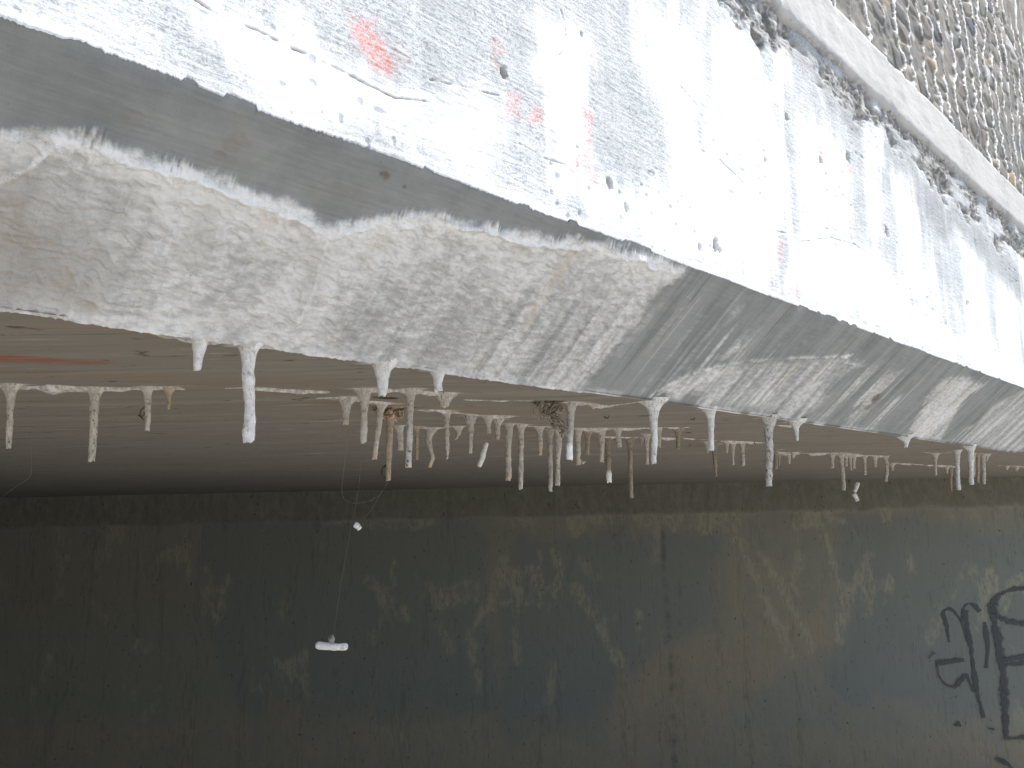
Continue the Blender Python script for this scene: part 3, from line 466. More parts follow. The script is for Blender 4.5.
# fascia: the vertical sunlit face, rough at its top
zs = np.r_[0, np.arange(.0013, .600, .0013), .605]
UU, SS = np.meshgrid(us, zs)
ZZ = DZ + SS + edge_jag(UU)*np.exp(-SS/.02)
wob = (fbm(UU*14, ZZ*9, 4, 21)-.5)*.05+(fbm(UU*90, ZZ*12, 3, 25)-.5)*.025
white = area_mask(UU, ZZ, FASCIA_WHITE, .042, wob*1.35)
vert = fbm(UU*22, ZZ*1.2, 4, 31)
white = np.maximum(white, .85*sstep(.50, .70, vert*.6+fbm(UU*4, ZZ*3, 3, 33)*.45)*sstep(.55, .9, UU))
white *= .70+.5*fbm(UU*26, ZZ*9, 4, 34)
white = np.maximum(white, .7*np.exp(-((ZZ-DZ)/.018)**2)*(.4+.6*noise(UU*12, ZZ*2, 35)))
crack = stroke_mask(UU, ZZ, FASCIA_CRACK, .0019, np.abs((fbm(UU*60, ZZ*60, 3, 41)-.5)*.004))
crackhalo = stroke_mask(UU, ZZ, FASCIA_CRACK, .010, (fbm(UU*80, ZZ*80, 3, 43)-.5)*.008)
white = np.maximum(white, .8*crackhalo*sstep(.40, .62, fbm(UU*28, ZZ*28, 3, 44)))
red = area_mask(UU, ZZ, FASCIA_RED, .009, (fbm(UU*70, ZZ*70, 3, 45)-.5)*.02)
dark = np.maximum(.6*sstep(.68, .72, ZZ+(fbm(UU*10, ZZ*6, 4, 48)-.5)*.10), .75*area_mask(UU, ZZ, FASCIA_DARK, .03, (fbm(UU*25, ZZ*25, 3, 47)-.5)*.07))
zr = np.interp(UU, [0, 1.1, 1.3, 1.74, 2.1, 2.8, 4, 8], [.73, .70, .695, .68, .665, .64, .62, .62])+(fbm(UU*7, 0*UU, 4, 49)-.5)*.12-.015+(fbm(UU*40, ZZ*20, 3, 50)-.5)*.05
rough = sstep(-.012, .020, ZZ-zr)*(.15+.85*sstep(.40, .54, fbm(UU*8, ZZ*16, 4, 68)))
f1, f2, pid = cells(UU*46+noise(UU*30, ZZ*30, 51), ZZ*60, 52)
hole = np.zeros_like(UU)
for (hu, hz), r, d in FASCIA_HOLE:
    k = (np.abs(UU-hu) < .06) & (np.abs(ZZ-hz) < .06)
    q = np.hypot((UU[k]-hu)*1.15, (ZZ[k]-hz)*.75)+(fbm(UU[k]*130, ZZ[k]*130, 2, 55)-.5)*r*.8
    hole[k] = np.maximum(hole[k], d*sstep(r, r*.45, q))
small = sstep(.88, .93, noise(UU*95, ZZ*80, 57))*sstep(.5, .8, noise(UU*5, ZZ*5, 58))
disp = (fbm(UU*8, ZZ*8, 4, 61)-.5)*.006 + white*.0010*fbm(UU*150, ZZ*60, 3, 63) + (fbm(UU*45, ZZ*300, 3, 65)-.5)*.0009
crack *= .8*sstep(.32, .56, fbm(UU*35, ZZ*35, 3, 46))
disp += crackhalo*.0005 - crack*.003 - hole*.008 - small*.002
disp += rough*((.55-f1)*.008*sstep(.45, .8, pid) + (fbm(UU*40, ZZ*55, 4, 66)-.5)*.010 - .012*sstep(.45, .7, fbm(UU*18, ZZ*22, 3, 67)) - .003)
V = np.stack([UU, -disp, ZZ], -1)
V[0, :, 1] += .001
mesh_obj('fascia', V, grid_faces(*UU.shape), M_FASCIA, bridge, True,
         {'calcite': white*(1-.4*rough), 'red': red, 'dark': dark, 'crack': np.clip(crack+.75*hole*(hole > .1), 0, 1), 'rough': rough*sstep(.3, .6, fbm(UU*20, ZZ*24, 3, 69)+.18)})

# sloped face: the shaded chamfer with its crust of calcite
ss = np.r_[0, np.arange(.0012, SL-.0005, .0012), SL]
UU, SS = np.meshgrid(us, ss)
rid = np.array(RIDGE_MAIN)
hair = (noise(UU*600, SS*90, 71)-.5)*.013*noise(UU*30, 0*UU, 72)**1.5+(fbm(UU*45, SS*45, 5, 73, .6)-.5)*.020
d = SS-np.interp(UU, rid[:, 0], rid[:, 1])-hair
endu = .975+(fbm(SS*30, UU*3, 3, 75)-.5)*.05+.03*sstep(.15, 0, SS)
fallv = fbm(UU*75, SS*2.0, 4, 77)
main = sstep(-.010, .010, d)*sstep(.025, -.02, UU-endu)
below = np.clip(d, 0, 1)
grey = area_mask(UU, SS, SLOPE_GREY, .022, (fallv-.5)*.06)
cover = main*(.72+.28*np.exp(-below/.03))*(1-.55*grey)*(1-.42*sstep(.42, .72, fallv*.6+fbm(UU*160, SS*6, 3, 78)*.4)*sstep(.03, .13, below)*sstep(.42, .60, UU))
patch = area_mask(UU, SS, SLOPE_WHITE, .024, (fallv-.5)*.05+(fbm(UU*70, SS*70, 3, 79)-.5)*.015)
patch *= .6+.5*sstep(.40, .62, fallv)
patch = np.maximum(patch, .60*sstep(.50, .70, fbm(UU*38, SS*1.5, 4, 80))*sstep(.28, .55, fbm(UU*7, SS*9, 3, 90))*sstep(1.0, 1.25, UU)*sstep(.02, .12, SS))
sr = stroke_mask(UU, SS, [(.85, p) for p in RIDGE_SMALL], .017, np.abs(hair)*1.2+fbm(UU*30, SS*30, 4, 76)*.008)*(.25+.8*fbm(UU*20, SS*20, 3, 74))
cover = np.maximum(np.maximum(cover, patch), sr*.9)
lip = np.exp(-((SL-SS)/.010)**2)*(.35+.65*sstep(.4, .6, noise(UU*20, 0*UU, 81)))
cover = np.maximum(cover, lip*.8*sstep(4.5, 1.2, UU))
dl = SS-np.interp(UU, rid[:, 0], rid[:, 1])-(fbm(UU*30, 0*UU, 4, 84)-.5)*.016
crest = np.exp(-((dl-.012)/.0032)**2)*sstep(.3, .5, fbm(UU*16, SS*5, 3, 82))*(UU < .95)
ridge = main*np.exp(-((d-.010)/.010)**2)*(.30+.70*fbm(UU*22, SS*8, 3, 86))
inner = stroke_mask(UU, SS, [(.8, p) for p in RIDGE_INNER], .0055, np.abs(hair)*.6)
ridge = np.clip(np.maximum(np.maximum(np.maximum(ridge, inner*main), sr), crest*.8), 0, 1)
brown = area_mask(UU, SS, SLOPE_BROWN, .022, (fbm(UU*45, SS*25, 4, 83)-.5)*.06)
spot = np.zeros_like(UU)
for (hu, hs), r, w in SLOPE_SPOT:
    k = (np.abs(UU-hu) < 5*r) & (np.abs(SS-hs) < 3*r)
    spot[k] = np.maximum(spot[k], w*sstep(r, r*.5, np.hypot((UU[k]-hu)*.8, SS[k]-hs)+(fbm(UU[k]*120, SS[k]*120, 3, 85)-.5)*r))
crust = np.clip(main*(1-.7*grey)+.5*patch, 0, 1)
wr = fbm(UU*25, SS*25, 3, 87)
rip = 1-np.abs(2*noise(UU*80+wr*3, SS*175+wr*7+noise(UU*20, SS*8, 88)*3, 89)-1)
rip2 = 1-np.abs(2*noise(UU*150+wr*3, SS*260+wr*5, 91)-1)
disp = main*.0020 + ridge*.0020 + crest*.0030 + crust*(rip**2*.0022+rip2**2*.0010+(fbm(UU*24, SS*26, 3, 93)-.5)*.004+(fbm(UU*190, SS*190, 3, 94, .7)-.5)*.0018) + sr*.0008
disp += (fbm(UU*5, SS*5, 3, 95)-.5)*.005 + (fbm(UU*25, SS*300, 3, 97)-.5)*.0007 + lip*.0025 - spot*.002
disp *= sstep(-.004, .012, SS)
jy = edge_jag(UU)*np.exp(-SS/.004)
nrm = np.array([0, -DZ/SL, -DN/SL])
V = np.stack([UU, DN*SS/SL, DZ*(1-SS/SL)+jy], -1)+disp[..., None]*nrm
tail = np.stack([us, np.full_like(us, DN+.012), np.full_like(us, .004)], -1)[None]
V = np.concatenate([V, tail]); ext = lambda a: np.concatenate([a, a[-1:]])
streaky = sstep(.85, 1.05, UU)
mesh_obj('sloped_face', V, grid_faces(V.shape[0], V.shape[1], True), M_SLOPE, bridge, True,
         {'calcite': ext(cover), 'crust': ext(crust), 'ridge': ext(ridge), 'brown': ext(brown*.75*(.4+.6*main)), 'spot': ext(spot), 'streaky': ext(streaky)})

# soffit
su = np.r_[np.linspace(U0, -1, 30), np.linspace(-.9, 3.2, 480), np.linspace(3.23, 4, 25), np.linspace(4.1, U1, 30)]
sy = np.r_[np.linspace(DN-.006, 1.6, 240), np.linspace(1.63, 16, 90)]
UU, YY = np.meshgrid(su, sy)
Wd = to_world(np.stack([UU, YY, 0*UU], -1)); WX, WYY = Wd[..., 0], Wd[..., 1]
red = area_mask(WX, WYY, SOFFIT_RED, .008, (fbm(WX*40, WYY*90, 3, 101)-.5)*.018)
stain = area_mask(WX, WYY, SOFFIT_STAIN, .03, (fbm(WX*14, WYY*40, 3, 103)-.5)*.09)
root = np.zeros_like(UU)
for pos, _, _, rr_, *_x in STALACTITES:
    k = (np.abs(WX-pos[0]) < .09) & (np.abs(WYY-pos[1]) < .05)
    root[k] = np.maximum(root[k], np.exp(-(np.abs(WX[k]-pos[0])/(rr_*4+.006))**2-(np.abs(WYY[k]-pos[1])/(rr_*2+.004))**2))
bw = WYY/.145; bi = np.floor(bw); bf = bw-bi
zz = (_hash(bi, bi*0, 5)-.5)*.004+sstep(.06, 0, np.minimum(bf, 1-bf))*.003*(_hash(bi, bi*0, 9)-.35)+(fbm(WX*3, WYY*20, 3, 105)-.5)*.004
mesh_obj('soffit', np.stack([UU, YY, zz*sstep(0, .05, YY-DN)+.0005], -1), grid_faces(*UU.shape, True), M_SOFFIT, bridge, True, {'red': red, 'stain': np.maximum(stain, .0*root), 'root': root})

# slab and parapet above
s = Shape(); s.add(*box_vf(U0, U1, .225, 16, .03, .70)); s.build('slab', M_CONCRETE, bridge, False)
prof = np.array([(.03, .752), (.004, .752), (-.003, .754), (-.008, .760), (-.010, .768)] + [(-.010, z) for z in np.linspace(.776, .885, 30)] + [(-.009, .892), (-.005, .898), (.002, .901), (.03, .902)])
cu = us[(us > .6)][::2]; cu = np.r_[np.linspace(U0, .55, 60), cu]
CU, PI_ = np.meshgrid(cu, np.arange(len(prof)))
P = prof[PI_]
n = (fbm(CU*30, P[..., 1]*30, 4, 111)-.5)*.004
chip = sstep(.66, .80, fbm(CU*26, P[..., 1]*10, 3, 113))*.006*np.exp(-((P[..., 1]-.757)/.012)**2)
chip2 = sstep(.66, .80, fbm(CU*22, P[..., 1]*10, 3, 114))*.005*np.exp(-((P[..., 1]-.899)/.010)**2)
grime_shade = np.exp(-((P[..., 1]-.752)/.013)**2)*.8*sstep(.35, .65, fbm(CU*14, P[..., 1]*20, 3, 116))+.5*sstep(.6, .75, fbm(CU*9, P[..., 1]*6, 3, 115))  # scattered grime, plus the shadow along the coping's bottom edge painted in
mesh_obj('coping_band', np.stack([CU, P[..., 0]+n+chip+chip2, P[..., 1]+chip*.5-chip2*.4], -1), grid_faces(*CU.shape), M_COPING, bridge, True, {'grime_shade': grime_shade})
# exposed aggregate panel: stones in upright rows with thin broken ribs between them
pu = np.r_[np.linspace(U0, 1.4, 50), np.arange(1.405, 3.2, .0045), np.arange(3.2, 5.2, .009), np.linspace(5.3, U1, 60)]
pz = np.r_[np.arange(.8905, 1.75, .0045), np.linspace(1.76, 2.1, 12)]
UU, ZZ = np.meshgrid(pu, pz)
wx = UU+(fbm(UU*7, ZZ*7, 3, 121)-.5)*.035
f1, f2, pid = cells(wx*9.5+.3*noise(UU*12, ZZ*12, 122), ZZ*15, 123)
g1, g2, gid = cells(wx*22, ZZ*34, 127)
big = sstep(.35, .5, pid)
edge = f2-f1
stone = np.clip(.75-f1, 0, 1)**.4*sstep(0, .16, edge)
tiny = np.clip(.7-g1, 0, 1)*sstep(0, .25, g2-g1)
ribx = wx/.105+(fbm(UU*2.5, ZZ*11, 4, 131)-.5)*.65+(fbm(UU*16, ZZ*34, 4, 133, .65)-.5)*.50
rf = np.abs(ribx-np.floor(ribx)-.5)*2*.049
amp = .5+.8*noise(np.floor(ribx)*3.7, ZZ*6, 135)
rib = np.exp(-(rf/.0075)**2)*amp
lit_crest = np.clip(1.4*np.exp(-(rf/.0052)**2)*sstep(.5, .8, amp)*sstep(.30, .5, fbm(UU*30, ZZ*35, 3, 137)+.06), 0, 1)  # pale calcite on the rib crests, with sun-caught edges painted into the colour
disp = (big*stone*.008+(1-big)*tiny*.004)*sstep(.30, .50, fbm(UU*6, ZZ*9, 3, 141))+rib*.006+(fbm(UU*15, ZZ*15, 4, 139)-.5)*.006
mesh_obj('aggregate_panel', np.stack([UU, .030-disp, ZZ], -1), grid_faces(*UU.shape), M_AGG, bridge, True,
         {'pebble': np.where(big > .5, _hash(np.floor(pid*4096), np.floor(pid*977), 3), _hash(np.floor(gid*4096), np.floor(gid*977), 3)),
          'mortar': np.where(big > .5, sstep(.12, .02, edge), sstep(.2, .05, g2-g1)), 'lit_crest': lit_crest})
s = Shape(); s.add(*box_vf(U0, U1, .045, .30, .705, 2.1)); s.build('parapet_core', M_CONCRETE, bridge, False)

# crusted seams under the soffit
for i, (w, pts) in enumerate(SEAMS):
    p = smooth_path(np.array(pts), max(24, int(np.linalg.norm(np.diff(np.array(pts), axis=0), axis=1).sum()/.006)))
    b = to_bridge(np.c_[p, np.full(len(p), SOFFIT)])
    b[:, 1] = np.maximum(b[:, 1], DN+.004)
    k = np.arange(len(p)); t = k*.006
    n1 = noise(t*45, 0*t, 200+i); n2 = noise(t*14, 0*t+3, 220+i)
    ends = np.minimum(1, np.minimum(k, len(p)-1-k)/6)
    wid = w*(.35+.9*n1)*(.35+.9*n2)*(.15+.85*ends)*sstep(.26, .46, n2*.6+n1*.5)*(.6+.8*noise(t*160, 0*t, 250+i))+.0004
    hgt = (.0015+.010*n1*n2*(w/.01))*ends*sstep(.18, .36, n2*.6+n1*.5)
    T = np.gradient(b[:, :2], axis=0); T /= np.linalg.norm(T, axis=1)[:, None]+1e-9
    Nn = np.c_[-T[:, 1], T[:, 0]]
    rows = []
    for a in np.linspace(-1, 1, 9):
        off = a*wid*(1+.4*(noise(t*90, 0*t+a*3, 240+i)-.5))
        z = .004-(.004+hgt*(1-abs(a)**1.6)*(.75+.5*noise(t*120, 0*t+a*5, 260+i)))*(1 if abs(a) < .99 else 0)
        q = np.c_[b[:, 0]+Nn[:, 0]*off, np.maximum(b[:, 1]+Nn[:, 1]*off, DN+.001), np.broadcast_to(z, t.shape)]
        rows.append(q)
    mesh_obj('calcite_seam', np.array(rows), grid_faces(9, len(p), True), M_SEAM, bridge)

# ------------------------------------------------------------------ abutment wall
wall = thing('abutment_wall', 'dark stained abutment wall under the bridge with patchy paint and graffiti', 'wall', (0, WALL_Y, 0))
wx = np.r_[np.linspace(-20, -6.2, 50), np.arange(-6.1, 5.4, .013), np.linspace(5.5, 9, 16)]
wz = np.r_[np.arange(-.06, SOFFIT+.012, .013)]
XX, ZZ = np.meshgrid(wx, wz)
wob = (fbm(XX*4, ZZ*3, 4, 301)-.5)*.22+(fbm(XX*22, ZZ*9, 3, 303)-.5)*.10
bare = stroke_mask(XX, ZZ, WALL_BARE, .050, (fbm(XX*14, ZZ*14, 4, 305)-.5)*.075, .4)
bare = np.maximum(bare, .8*sstep(.60, .68, fbm(XX*2.2, ZZ*2, 4, 307)*.6+fbm(XX*12, ZZ*6, 3, 309)*.42)*sstep(.3, .8, ZZ))
fringe = 2.06-.22*fbm(XX*9, 0*XX, 4, 310)*sstep(-3.2, 0, XX)
bare = np.maximum(bare, .75*sstep(0, .03, ZZ-fringe)*sstep(2.075, 2.06, ZZ)*sstep(-2.4, -1.2, XX)*sstep(.40, .55, fbm(XX*2.6, ZZ, 3, 311)))
blue = area_mask(XX, ZZ, WALL_BLUE, .10, wob, .6)
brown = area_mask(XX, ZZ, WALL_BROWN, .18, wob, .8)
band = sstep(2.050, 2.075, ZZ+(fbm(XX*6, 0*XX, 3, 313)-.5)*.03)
joint = sstep(.030, .004, np.abs(XX-1.13+(noise(ZZ*3, 0*ZZ, 315)-.5)*.02))*sstep(2.03, 1.9, ZZ)*.7
lift = (fbm(XX*1.5, ZZ*1.5, 4, 317)-.5)*.02 + band*.012 - sstep(.010, .003, np.abs(ZZ-2.03))*0
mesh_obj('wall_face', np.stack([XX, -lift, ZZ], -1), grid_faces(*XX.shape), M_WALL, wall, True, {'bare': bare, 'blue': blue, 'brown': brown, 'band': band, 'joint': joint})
s = Shape(); s.add(*box_vf(-20, 9, .05, .8, -.2, SOFFIT-.02)); s.build('wall_core', M_CONCRETE, wall, False)
s = Shape()
for i, (w, pts) in enumerate(GRAFFITI):
    p = smooth_path(pts, max(10, int(np.linalg.norm(np.diff(np.array(pts), axis=0), axis=1).sum()/.02)))
    T = np.gradient(p, axis=0); T /= np.linalg.norm(T, axis=1)[:, None]+1e-9
    Nn = np.c_[-T[:, 1], T[:, 0]]; k = np.arange(len(p))
    hw = w*.021*(.45+1.1*noise(k*.30, 0*k, 330+i))
    vv, cv = [], []
    for a in (-1, -.5, 0, .5, 1):
        q = p+Nn*(hw*a)[:, None]
        y = -((fbm(q[:, 0]*1.5, q[:, 1]*1.5, 4, 317)-.5)*.02)-.003-.0007*i
        vv.append(np.c_[q[:, 0], y, q[:, 1]]); cv.append(np.full(len(p), 1-.75*a*a))
    s.add(np.concatenate(vv), grid_faces(5, len(p)), np.concatenate(cv))
g = s.build('graffiti', M_SPRAY, wall, True, 'cover'); g['label'] = 'black sprayed letters, partly flaked off'

# near abutment, unseen: added to darken the left of the passage
if SHADE_ABUTMENT:
    nb = thing('abutment_wall', 'unseen plain concrete abutment wall added to darken the passage, opposite the graffiti wall', 'wall', (0, -1.6, 0))
    s = Shape(); s.add(*box_vf(-16, -2.6, -.8, 0, -.2, SOFFIT-.01)); s.build('wall_core', M_CONCRETE, nb, False)

# ------------------------------------------------------------------ stalactites
TONES = {'white': (.61, .575, .525, .5), 'cream': (.47, .435, .375, .8), 'grey': (.45, .42, .37, 1.0), 'tan': (.38, .30, .215, .9), 'brown': (.29, .24, .185, .95)}
STAL = 'stalactites hanging under the bridge edge'
for i, (pos, lean, ln, r, tone, fl, at_edge, label) in enumerate(STALACTITES):
    r *= 1 if at_edge else .84+.12*rng.random()
    nr = int(np.clip(ln/.0022, 14, 64)); seg = 14
    t = np.linspace(0, 1, nr); sdep = t*ln
    q = np.exp(-sdep/(1.25*r)); q2 = np.exp(-sdep/(2.6*r))*.25
    import re
    head = re.split(r' (?:beside|left|right|below|above|under|between|behind|among|touching|standing|hanging|reaching) |,', label.replace('left one', 'one').replace('right one', 'one'))[0]
    wob = (noise(sdep*70, 0*t, 400+i)-.5)
    rad = r*(1+.20*wob-(.05+.30*rng.random())*t)
    if 'with bulging' in label or 'swollen' in label: rad *= 1+.28*np.exp(-((t-.86)/.10)**2)
    if any(k in head for k in ('cone', 'tooth', 'nub', 'drip')): rad *= 1-.45*t
    if 'with narrow tip' in label: rad *= 1-.5*sstep(.6, 1, t)
    cx = lean*t+(noise(sdep*28, 0*t+2, 430+i)-.5)*r*.55*t
    cy = (noise(sdep*28, 0*t+7, 460+i)-.5)*r*.55*t
    if 'with a kink' in label: cx += r*1.1*(np.exp(-((t-.75)/.16)**2)-.7*np.exp(-((t-.25)/.2)**2))*sstep(0, .2, t)
    if 'curved' in head or 'bent' in head: cx += r*.9*np.sin(t*math.pi)
    if 'drooping' in head: cx += r*.5*np.sin(t*math.pi)
    rt = rng.random()
    rows, fresh, rust = [], [], []
    fl *= .60+.3*rng.random()
    for j in range(nr):
        a = np.arange(seg)*2*math.pi/seg
        rr = rad[j]*(1+.16*(noise(np.cos(a)*1.6+4, np.sin(a)*1.6+sdep[j]*160, 490+i)-.5)*2)
        asym = 1+.35*np.cos(a)*(rt-.5)*2
        rx = rr*(1+(fl*q[j]+fl*1.5*q2[j])*asym*(.75+.5*noise(np.cos(a)*2+3, np.sin(a)*2+sdep[j]*60, 550+i))); ry = rr*(1+.6*fl*q[j])
        y = cy[j]+np.sin(a)*ry
        x = cx[j]+np.cos(a)*rx
        z = -sdep[j]+(.004 if j == 0 else 0)*np.ones(seg)
        if at_edge:   # the funnel climbs onto the sloped face
            o_ = np.minimum(np.maximum(0, -(x*INWARD[0]+y*INWARD[1])-.002), .3*r)
            z = z+o_*1.05*np.exp(-sdep[j]/(1.2*r))*1.0
        if j == nr-1: z = z+(noise(np.cos(a)*1.5+9, np.sin(a)*1.5+5, 520+i)-.5)*r*.9
        rows.append(np.c_[x, y, z])
        fresh.append(np.full(seg, sstep(.70, .82, t[j]) if label.endswith('fresh white tip') or 'with a fresh white tip' in label else 0.0))
        rust.append(np.full(seg, .5*sstep(.55, .9, t[j]) if 'with an orange tip among' in label else (.35*sstep(.8, 1, t[j]) if tone == 'cream' and rt > .55 else 0)))
    # broken open tip
    last = rows[-1]; c = last.mean(0)
    rows.append(c+(last-c)*.62+np.array([0, 0, -.0003])); rows.append(c+(last-c)*.45+np.array([0, 0, r*.9])); rows.append(c+(last-c)*.02+np.array([0, 0, r*1.0]))
    for _ in range(3): fresh.append(fresh[-1]); rust.append(rust[-1])
    V = np.concatenate(rows); F = []
    for j in range(len(rows)-1):
        for k in range(seg):
            k2 = (k+1) % seg; F.append((j*seg+k, (j+1)*seg+k, (j+1)*seg+k2, j*seg+k2))
    st = mesh_obj('stalactite', V, F, M_CALCITE, None, True, {'fresh': np.concatenate(fresh), 'rust': np.concatenate(rust)})
    st.location = pos; st.color = tuple(np.array(TONES[tone])*np.array([1, 1, 1, .7+.6*rng.random()]))
    tag(st, label, 'stalactite', STAL)
    if 'hooked end' in label:
        v, f = tube_vf([(lean+r*.2, 0, -ln*.80), (lean+r*.9, 0, -ln*.88), (lean+r*2.2, 0, -ln*.95), (lean+r*3.2, 0, -ln*.90)], [r*.7, r*.75, r*.65, r*.3], 8)
        mesh_obj('broken_tip', v, f, M_CALCITE, st).color = TONES['cream']
    if 'spongy clump' in label:
        s = Shape()
        for k in range(26):
            a = rng.random()*6.28; e = rng.random()**.7
            s.add(*blob_vf((math.cos(a)*e*r*4.2, math.sin(a)*e*r*2.2, -.002-rng.random()*r*4.6*(1-.6*e)), (.004+.005*rng.random())*np.array([1, 1, .8]), .5, k, 10, 7, 3))
        s.build('clump', M_TANCRUST, st)
        v, f = tube_vf(smooth_path([(-r*.7, 0, -ln*.78), (-r*2.2, 0, -ln*.84), (-r*2.4, 0, -ln*.93), (-r*1.5, 0, -ln*.985)], 14), r*.3, 6)
        mesh_obj('side_curl', v, f, M_CURL, st)
    if 'dark curl' in label:
        v, f = tube_vf(smooth_path([(-r*.5, 0, -ln*.45), (-r*2.0, 0, -ln*.52), (-r*2.2, 0, -ln*.66), (-r*.9, 0, -ln*.75)], 14), r*.22, 6)
        mesh_obj('side_curl', v, f, M_CURL, st)

# ------------------------------------------------------------------ fragments hanging on spider silk
PL = ['chunky white stalactite fragment hanging level on a long spider thread before the wall',
      'tiny stub of white stalactite caught on a spider thread below the tan clump',
      'loose straw piece hanging tilted under the speckled grey stalactites',
      'upper dangling white fragment below the long leaning stalactite',
      'lower dangling white fragment, tilted the other way below the upper one']
for i, (a, b, r) in enumerate(PIECES):
    a, b = np.array(a), np.array(b); mid = (a+b)/2
    n = 18; t = np.linspace(0, 1, n); p = (a+(b-a)*t[:, None])-mid
    p += np.c_[noise(t*3, 0*t, 600+i)-.5, noise(t*3, 0*t+4, 601+i)-.5, noise(t*3, 0*t+8, 602+i)-.5]*r*.5
    rr = r*(1+.22*(noise(t*7, 0*t, 605+i)-.5)); rr[0] *= .6; rr[-1] *= .6
    v, f = tube_vf(p, rr, 12)
    o = mesh_obj('stalactite_fragment', v, f, M_CALCITE, None, True)
    o.location = mid; o.color = (.66, .63, .58, .45)
    tag(o, PL[i], 'stalactite fragment', 'broken stalactite pieces hanging on spider silk')
    if i == 0:
        nb = mesh_obj('side_nub', *blob_vf(np.array(NUB)-mid-np.array([0, 0, .001]), (.0045, .0045, .0055), .4, 3), M_CALCITE, o)
        nb.color = (.30, .27, .23, .9)
TL = ['long pale spider thread carrying the level white fragment', 'looping spider thread sagging left of the tan stalactite',
      'short spider thread from the tan stalactite down to the tiny stub', 'very short spider thread holding the tilted straw piece',
      'faint spider thread above the upper dangling white fragment', 'scrap of spider thread joining the two dangling white fragments',
      'slanting spider thread near the far left stalactite']
for i, pts in enumerate(THREADS):
    p = smooth_path(pts, 28 if len(pts) > 2 else 8)
    c = p[0].copy(); v, f = tube_vf(p-c, .00009 if i != 1 else .00013, 5)
    o = mesh_obj('spider_thread', v, f, M_SILK); o.location = c; tag(o, TL[i], 'spider thread', 'spider threads under the bridge')

# dusty web by the thick dirty stalactite
a0, a1, a2, a3 = [np.array(w if len(w) == 3 else (*w, SOFFIT)) for w in WEB_CLUMP]
s = Shape()
for k in range(46):
    t = rng.random(); e = rng.random()
    if k < 30: c = a2-a0+np.array([(rng.random()-.5)*.050, (rng.random()-.3)*.02, (.5-rng.random())*.030])
    else: c = (a2-a0)*(1-t)+(a3-a0)*t+np.array([(rng.random()-.5)*.012, 0, (rng.random()-.5)*.01])
    s.add(*blob_vf(c, np.array([1, .7, 1])*(.0022+.0045*rng.random()**2), .6, 700+k, 8, 6, 3))
for k in range(40):
    c = a2-a0; p0 = c+np.array([(rng.random()-.5)*.062, (rng.random()-.5)*.02, (a0-a0)[2]-.0]); p0[2] = -.001
    p1 = c+np.array([(rng.random()-.5)*.045, (rng.random()-.5)*.02, -rng.random()*.028])
    if k > 24: p0 = (a2-a0)+np.array([(rng.random()-.5)*.03, 0, -.01]); p1 = a3-a0+np.array([(rng.random()-.5)*.01, 0, (rng.random()-.2)*.02])
    m_ = (p0+p1)/2+(rng.random(3)-.5)*.016
    s.add(*tube_vf(smooth_path([p0, m_, p1], 9), .0005+.0006*rng.random(), 5))
o = s.build('spider_web', M_WEB); o.location = a0; tag(o, 'brown dusty spider web clump beside the thick stalactite with a fresh white tip', 'spider web')

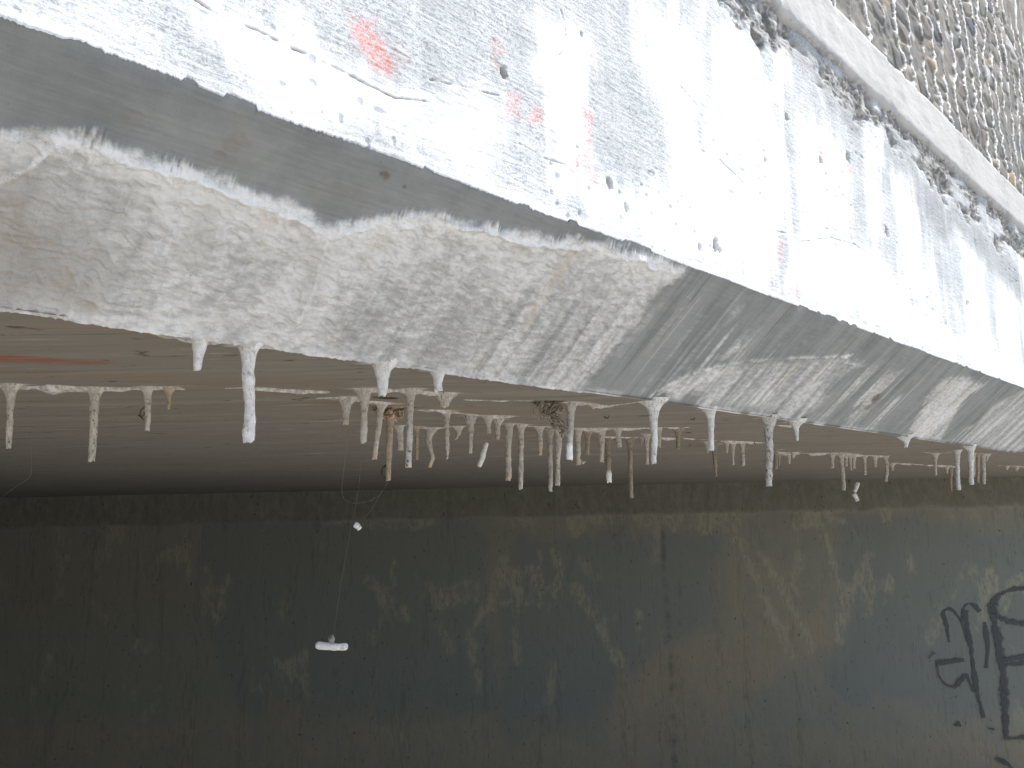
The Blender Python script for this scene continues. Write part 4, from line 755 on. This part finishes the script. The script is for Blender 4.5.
CL = ['dark open curl of husk stuck under the soffit right of the web clump', 'small orange brown husk under the soffit left of the clean white edge stalactite',
      'thin dark husk curl left of the dirty pale stalactite by the tan cone', 'dark slanted husk left of the straight speckled edge stalactite', 'tiny dark husk beside the dull brownish stalactite']
for i, (c, rr) in enumerate(CURLS):
    an = np.linspace(math.pi*(.95+.1*i), math.pi*(2.1+.05*i), 12) if i != 3 else np.linspace(3.3, 3.9, 12)
    rr2 = rr*.8 if i != 3 else rr*3
    p = np.c_[np.cos(an)*rr2, an*0, np.sin(an)*rr2*.9]; p -= p.mean(0)
    v, f = tube_vf(p, rr*np.interp(np.arange(12), [0, 5, 11], [.12, .24, .1]), 6)
    o = mesh_obj('dry_husk', v, f, M_CURL); o.location = c; tag(o, CL[i], 'husk', 'dry husks stuck under the soffit')

# ------------------------------------------------------------------ light, sky, camera
SUN_EL, SUN_OFF = math.radians(SUN_ELEV), math.radians(SUN_TURN)
out = -INWARD
hdir = out*math.cos(SUN_OFF)+EDGE*math.sin(SUN_OFF)
sdir = Vector((hdir[0]*math.cos(SUN_EL), hdir[1]*math.cos(SUN_EL), math.sin(SUN_EL)))
sl = bpy.data.lights.new('sun', 'SUN'); sl.energy = SUN_POWER; sl.angle = math.radians(.55); sl.color = (1, .955, .89)
so = link(bpy.data.objects.new('sun', sl)); so.rotation_euler = sdir.to_track_quat('Z', 'Y').to_euler(); so.location = (0, -6, 8)
w = bpy.data.worlds.new('World'); scene.world = w; w.use_nodes = True
nt = w.node_tree; sk = nt.nodes.new('ShaderNodeTexSky'); sk.sky_type = 'NISHITA'; sk.sun_disc = False
sk.sun_elevation = SUN_EL; sk.sun_rotation = math.atan2(sdir.x, sdir.y); sk.dust_density = 2.0
bg = nt.nodes['Background']; bg.inputs[1].default_value = SKY_POWER; nt.links.new(sk.outputs[0], bg.inputs[0])

cd = bpy.data.cameras.new('camera'); cam = link(bpy.data.objects.new('camera', cd)); scene.camera = cam
cd.sensor_width = 36; cd.lens = 800*36/1024; cd.clip_start = .02; cd.clip_end = 1000
pitch, roll = math.radians(9.088306622569723), math.radians(1.203034544488985)
F = np.array([0, math.cos(pitch), math.sin(pitch)]); R0 = np.array([1, 0, 0.0]); UP0 = np.cross(R0, F)
R = R0*math.cos(roll)-UP0*math.sin(roll); UP = UP0*math.cos(roll)+R0*math.sin(roll)
cam.matrix_world = Matrix(((R[0], UP[0], -F[0], 0), (R[1], UP[1], -F[1], 0), (R[2], UP[2], -F[2], CAM_Z), (0, 0, 0, 1)))
scene.view_settings.view_transform = 'Standard'; scene.view_settings.look = 'None'
scene.view_settings.exposure = EXPOSURE; scene.view_settings.gamma = 1
scene.cycles.max_bounces = 10; scene.cycles.diffuse_bounces = 6
scene.cycles.use_denoising = True
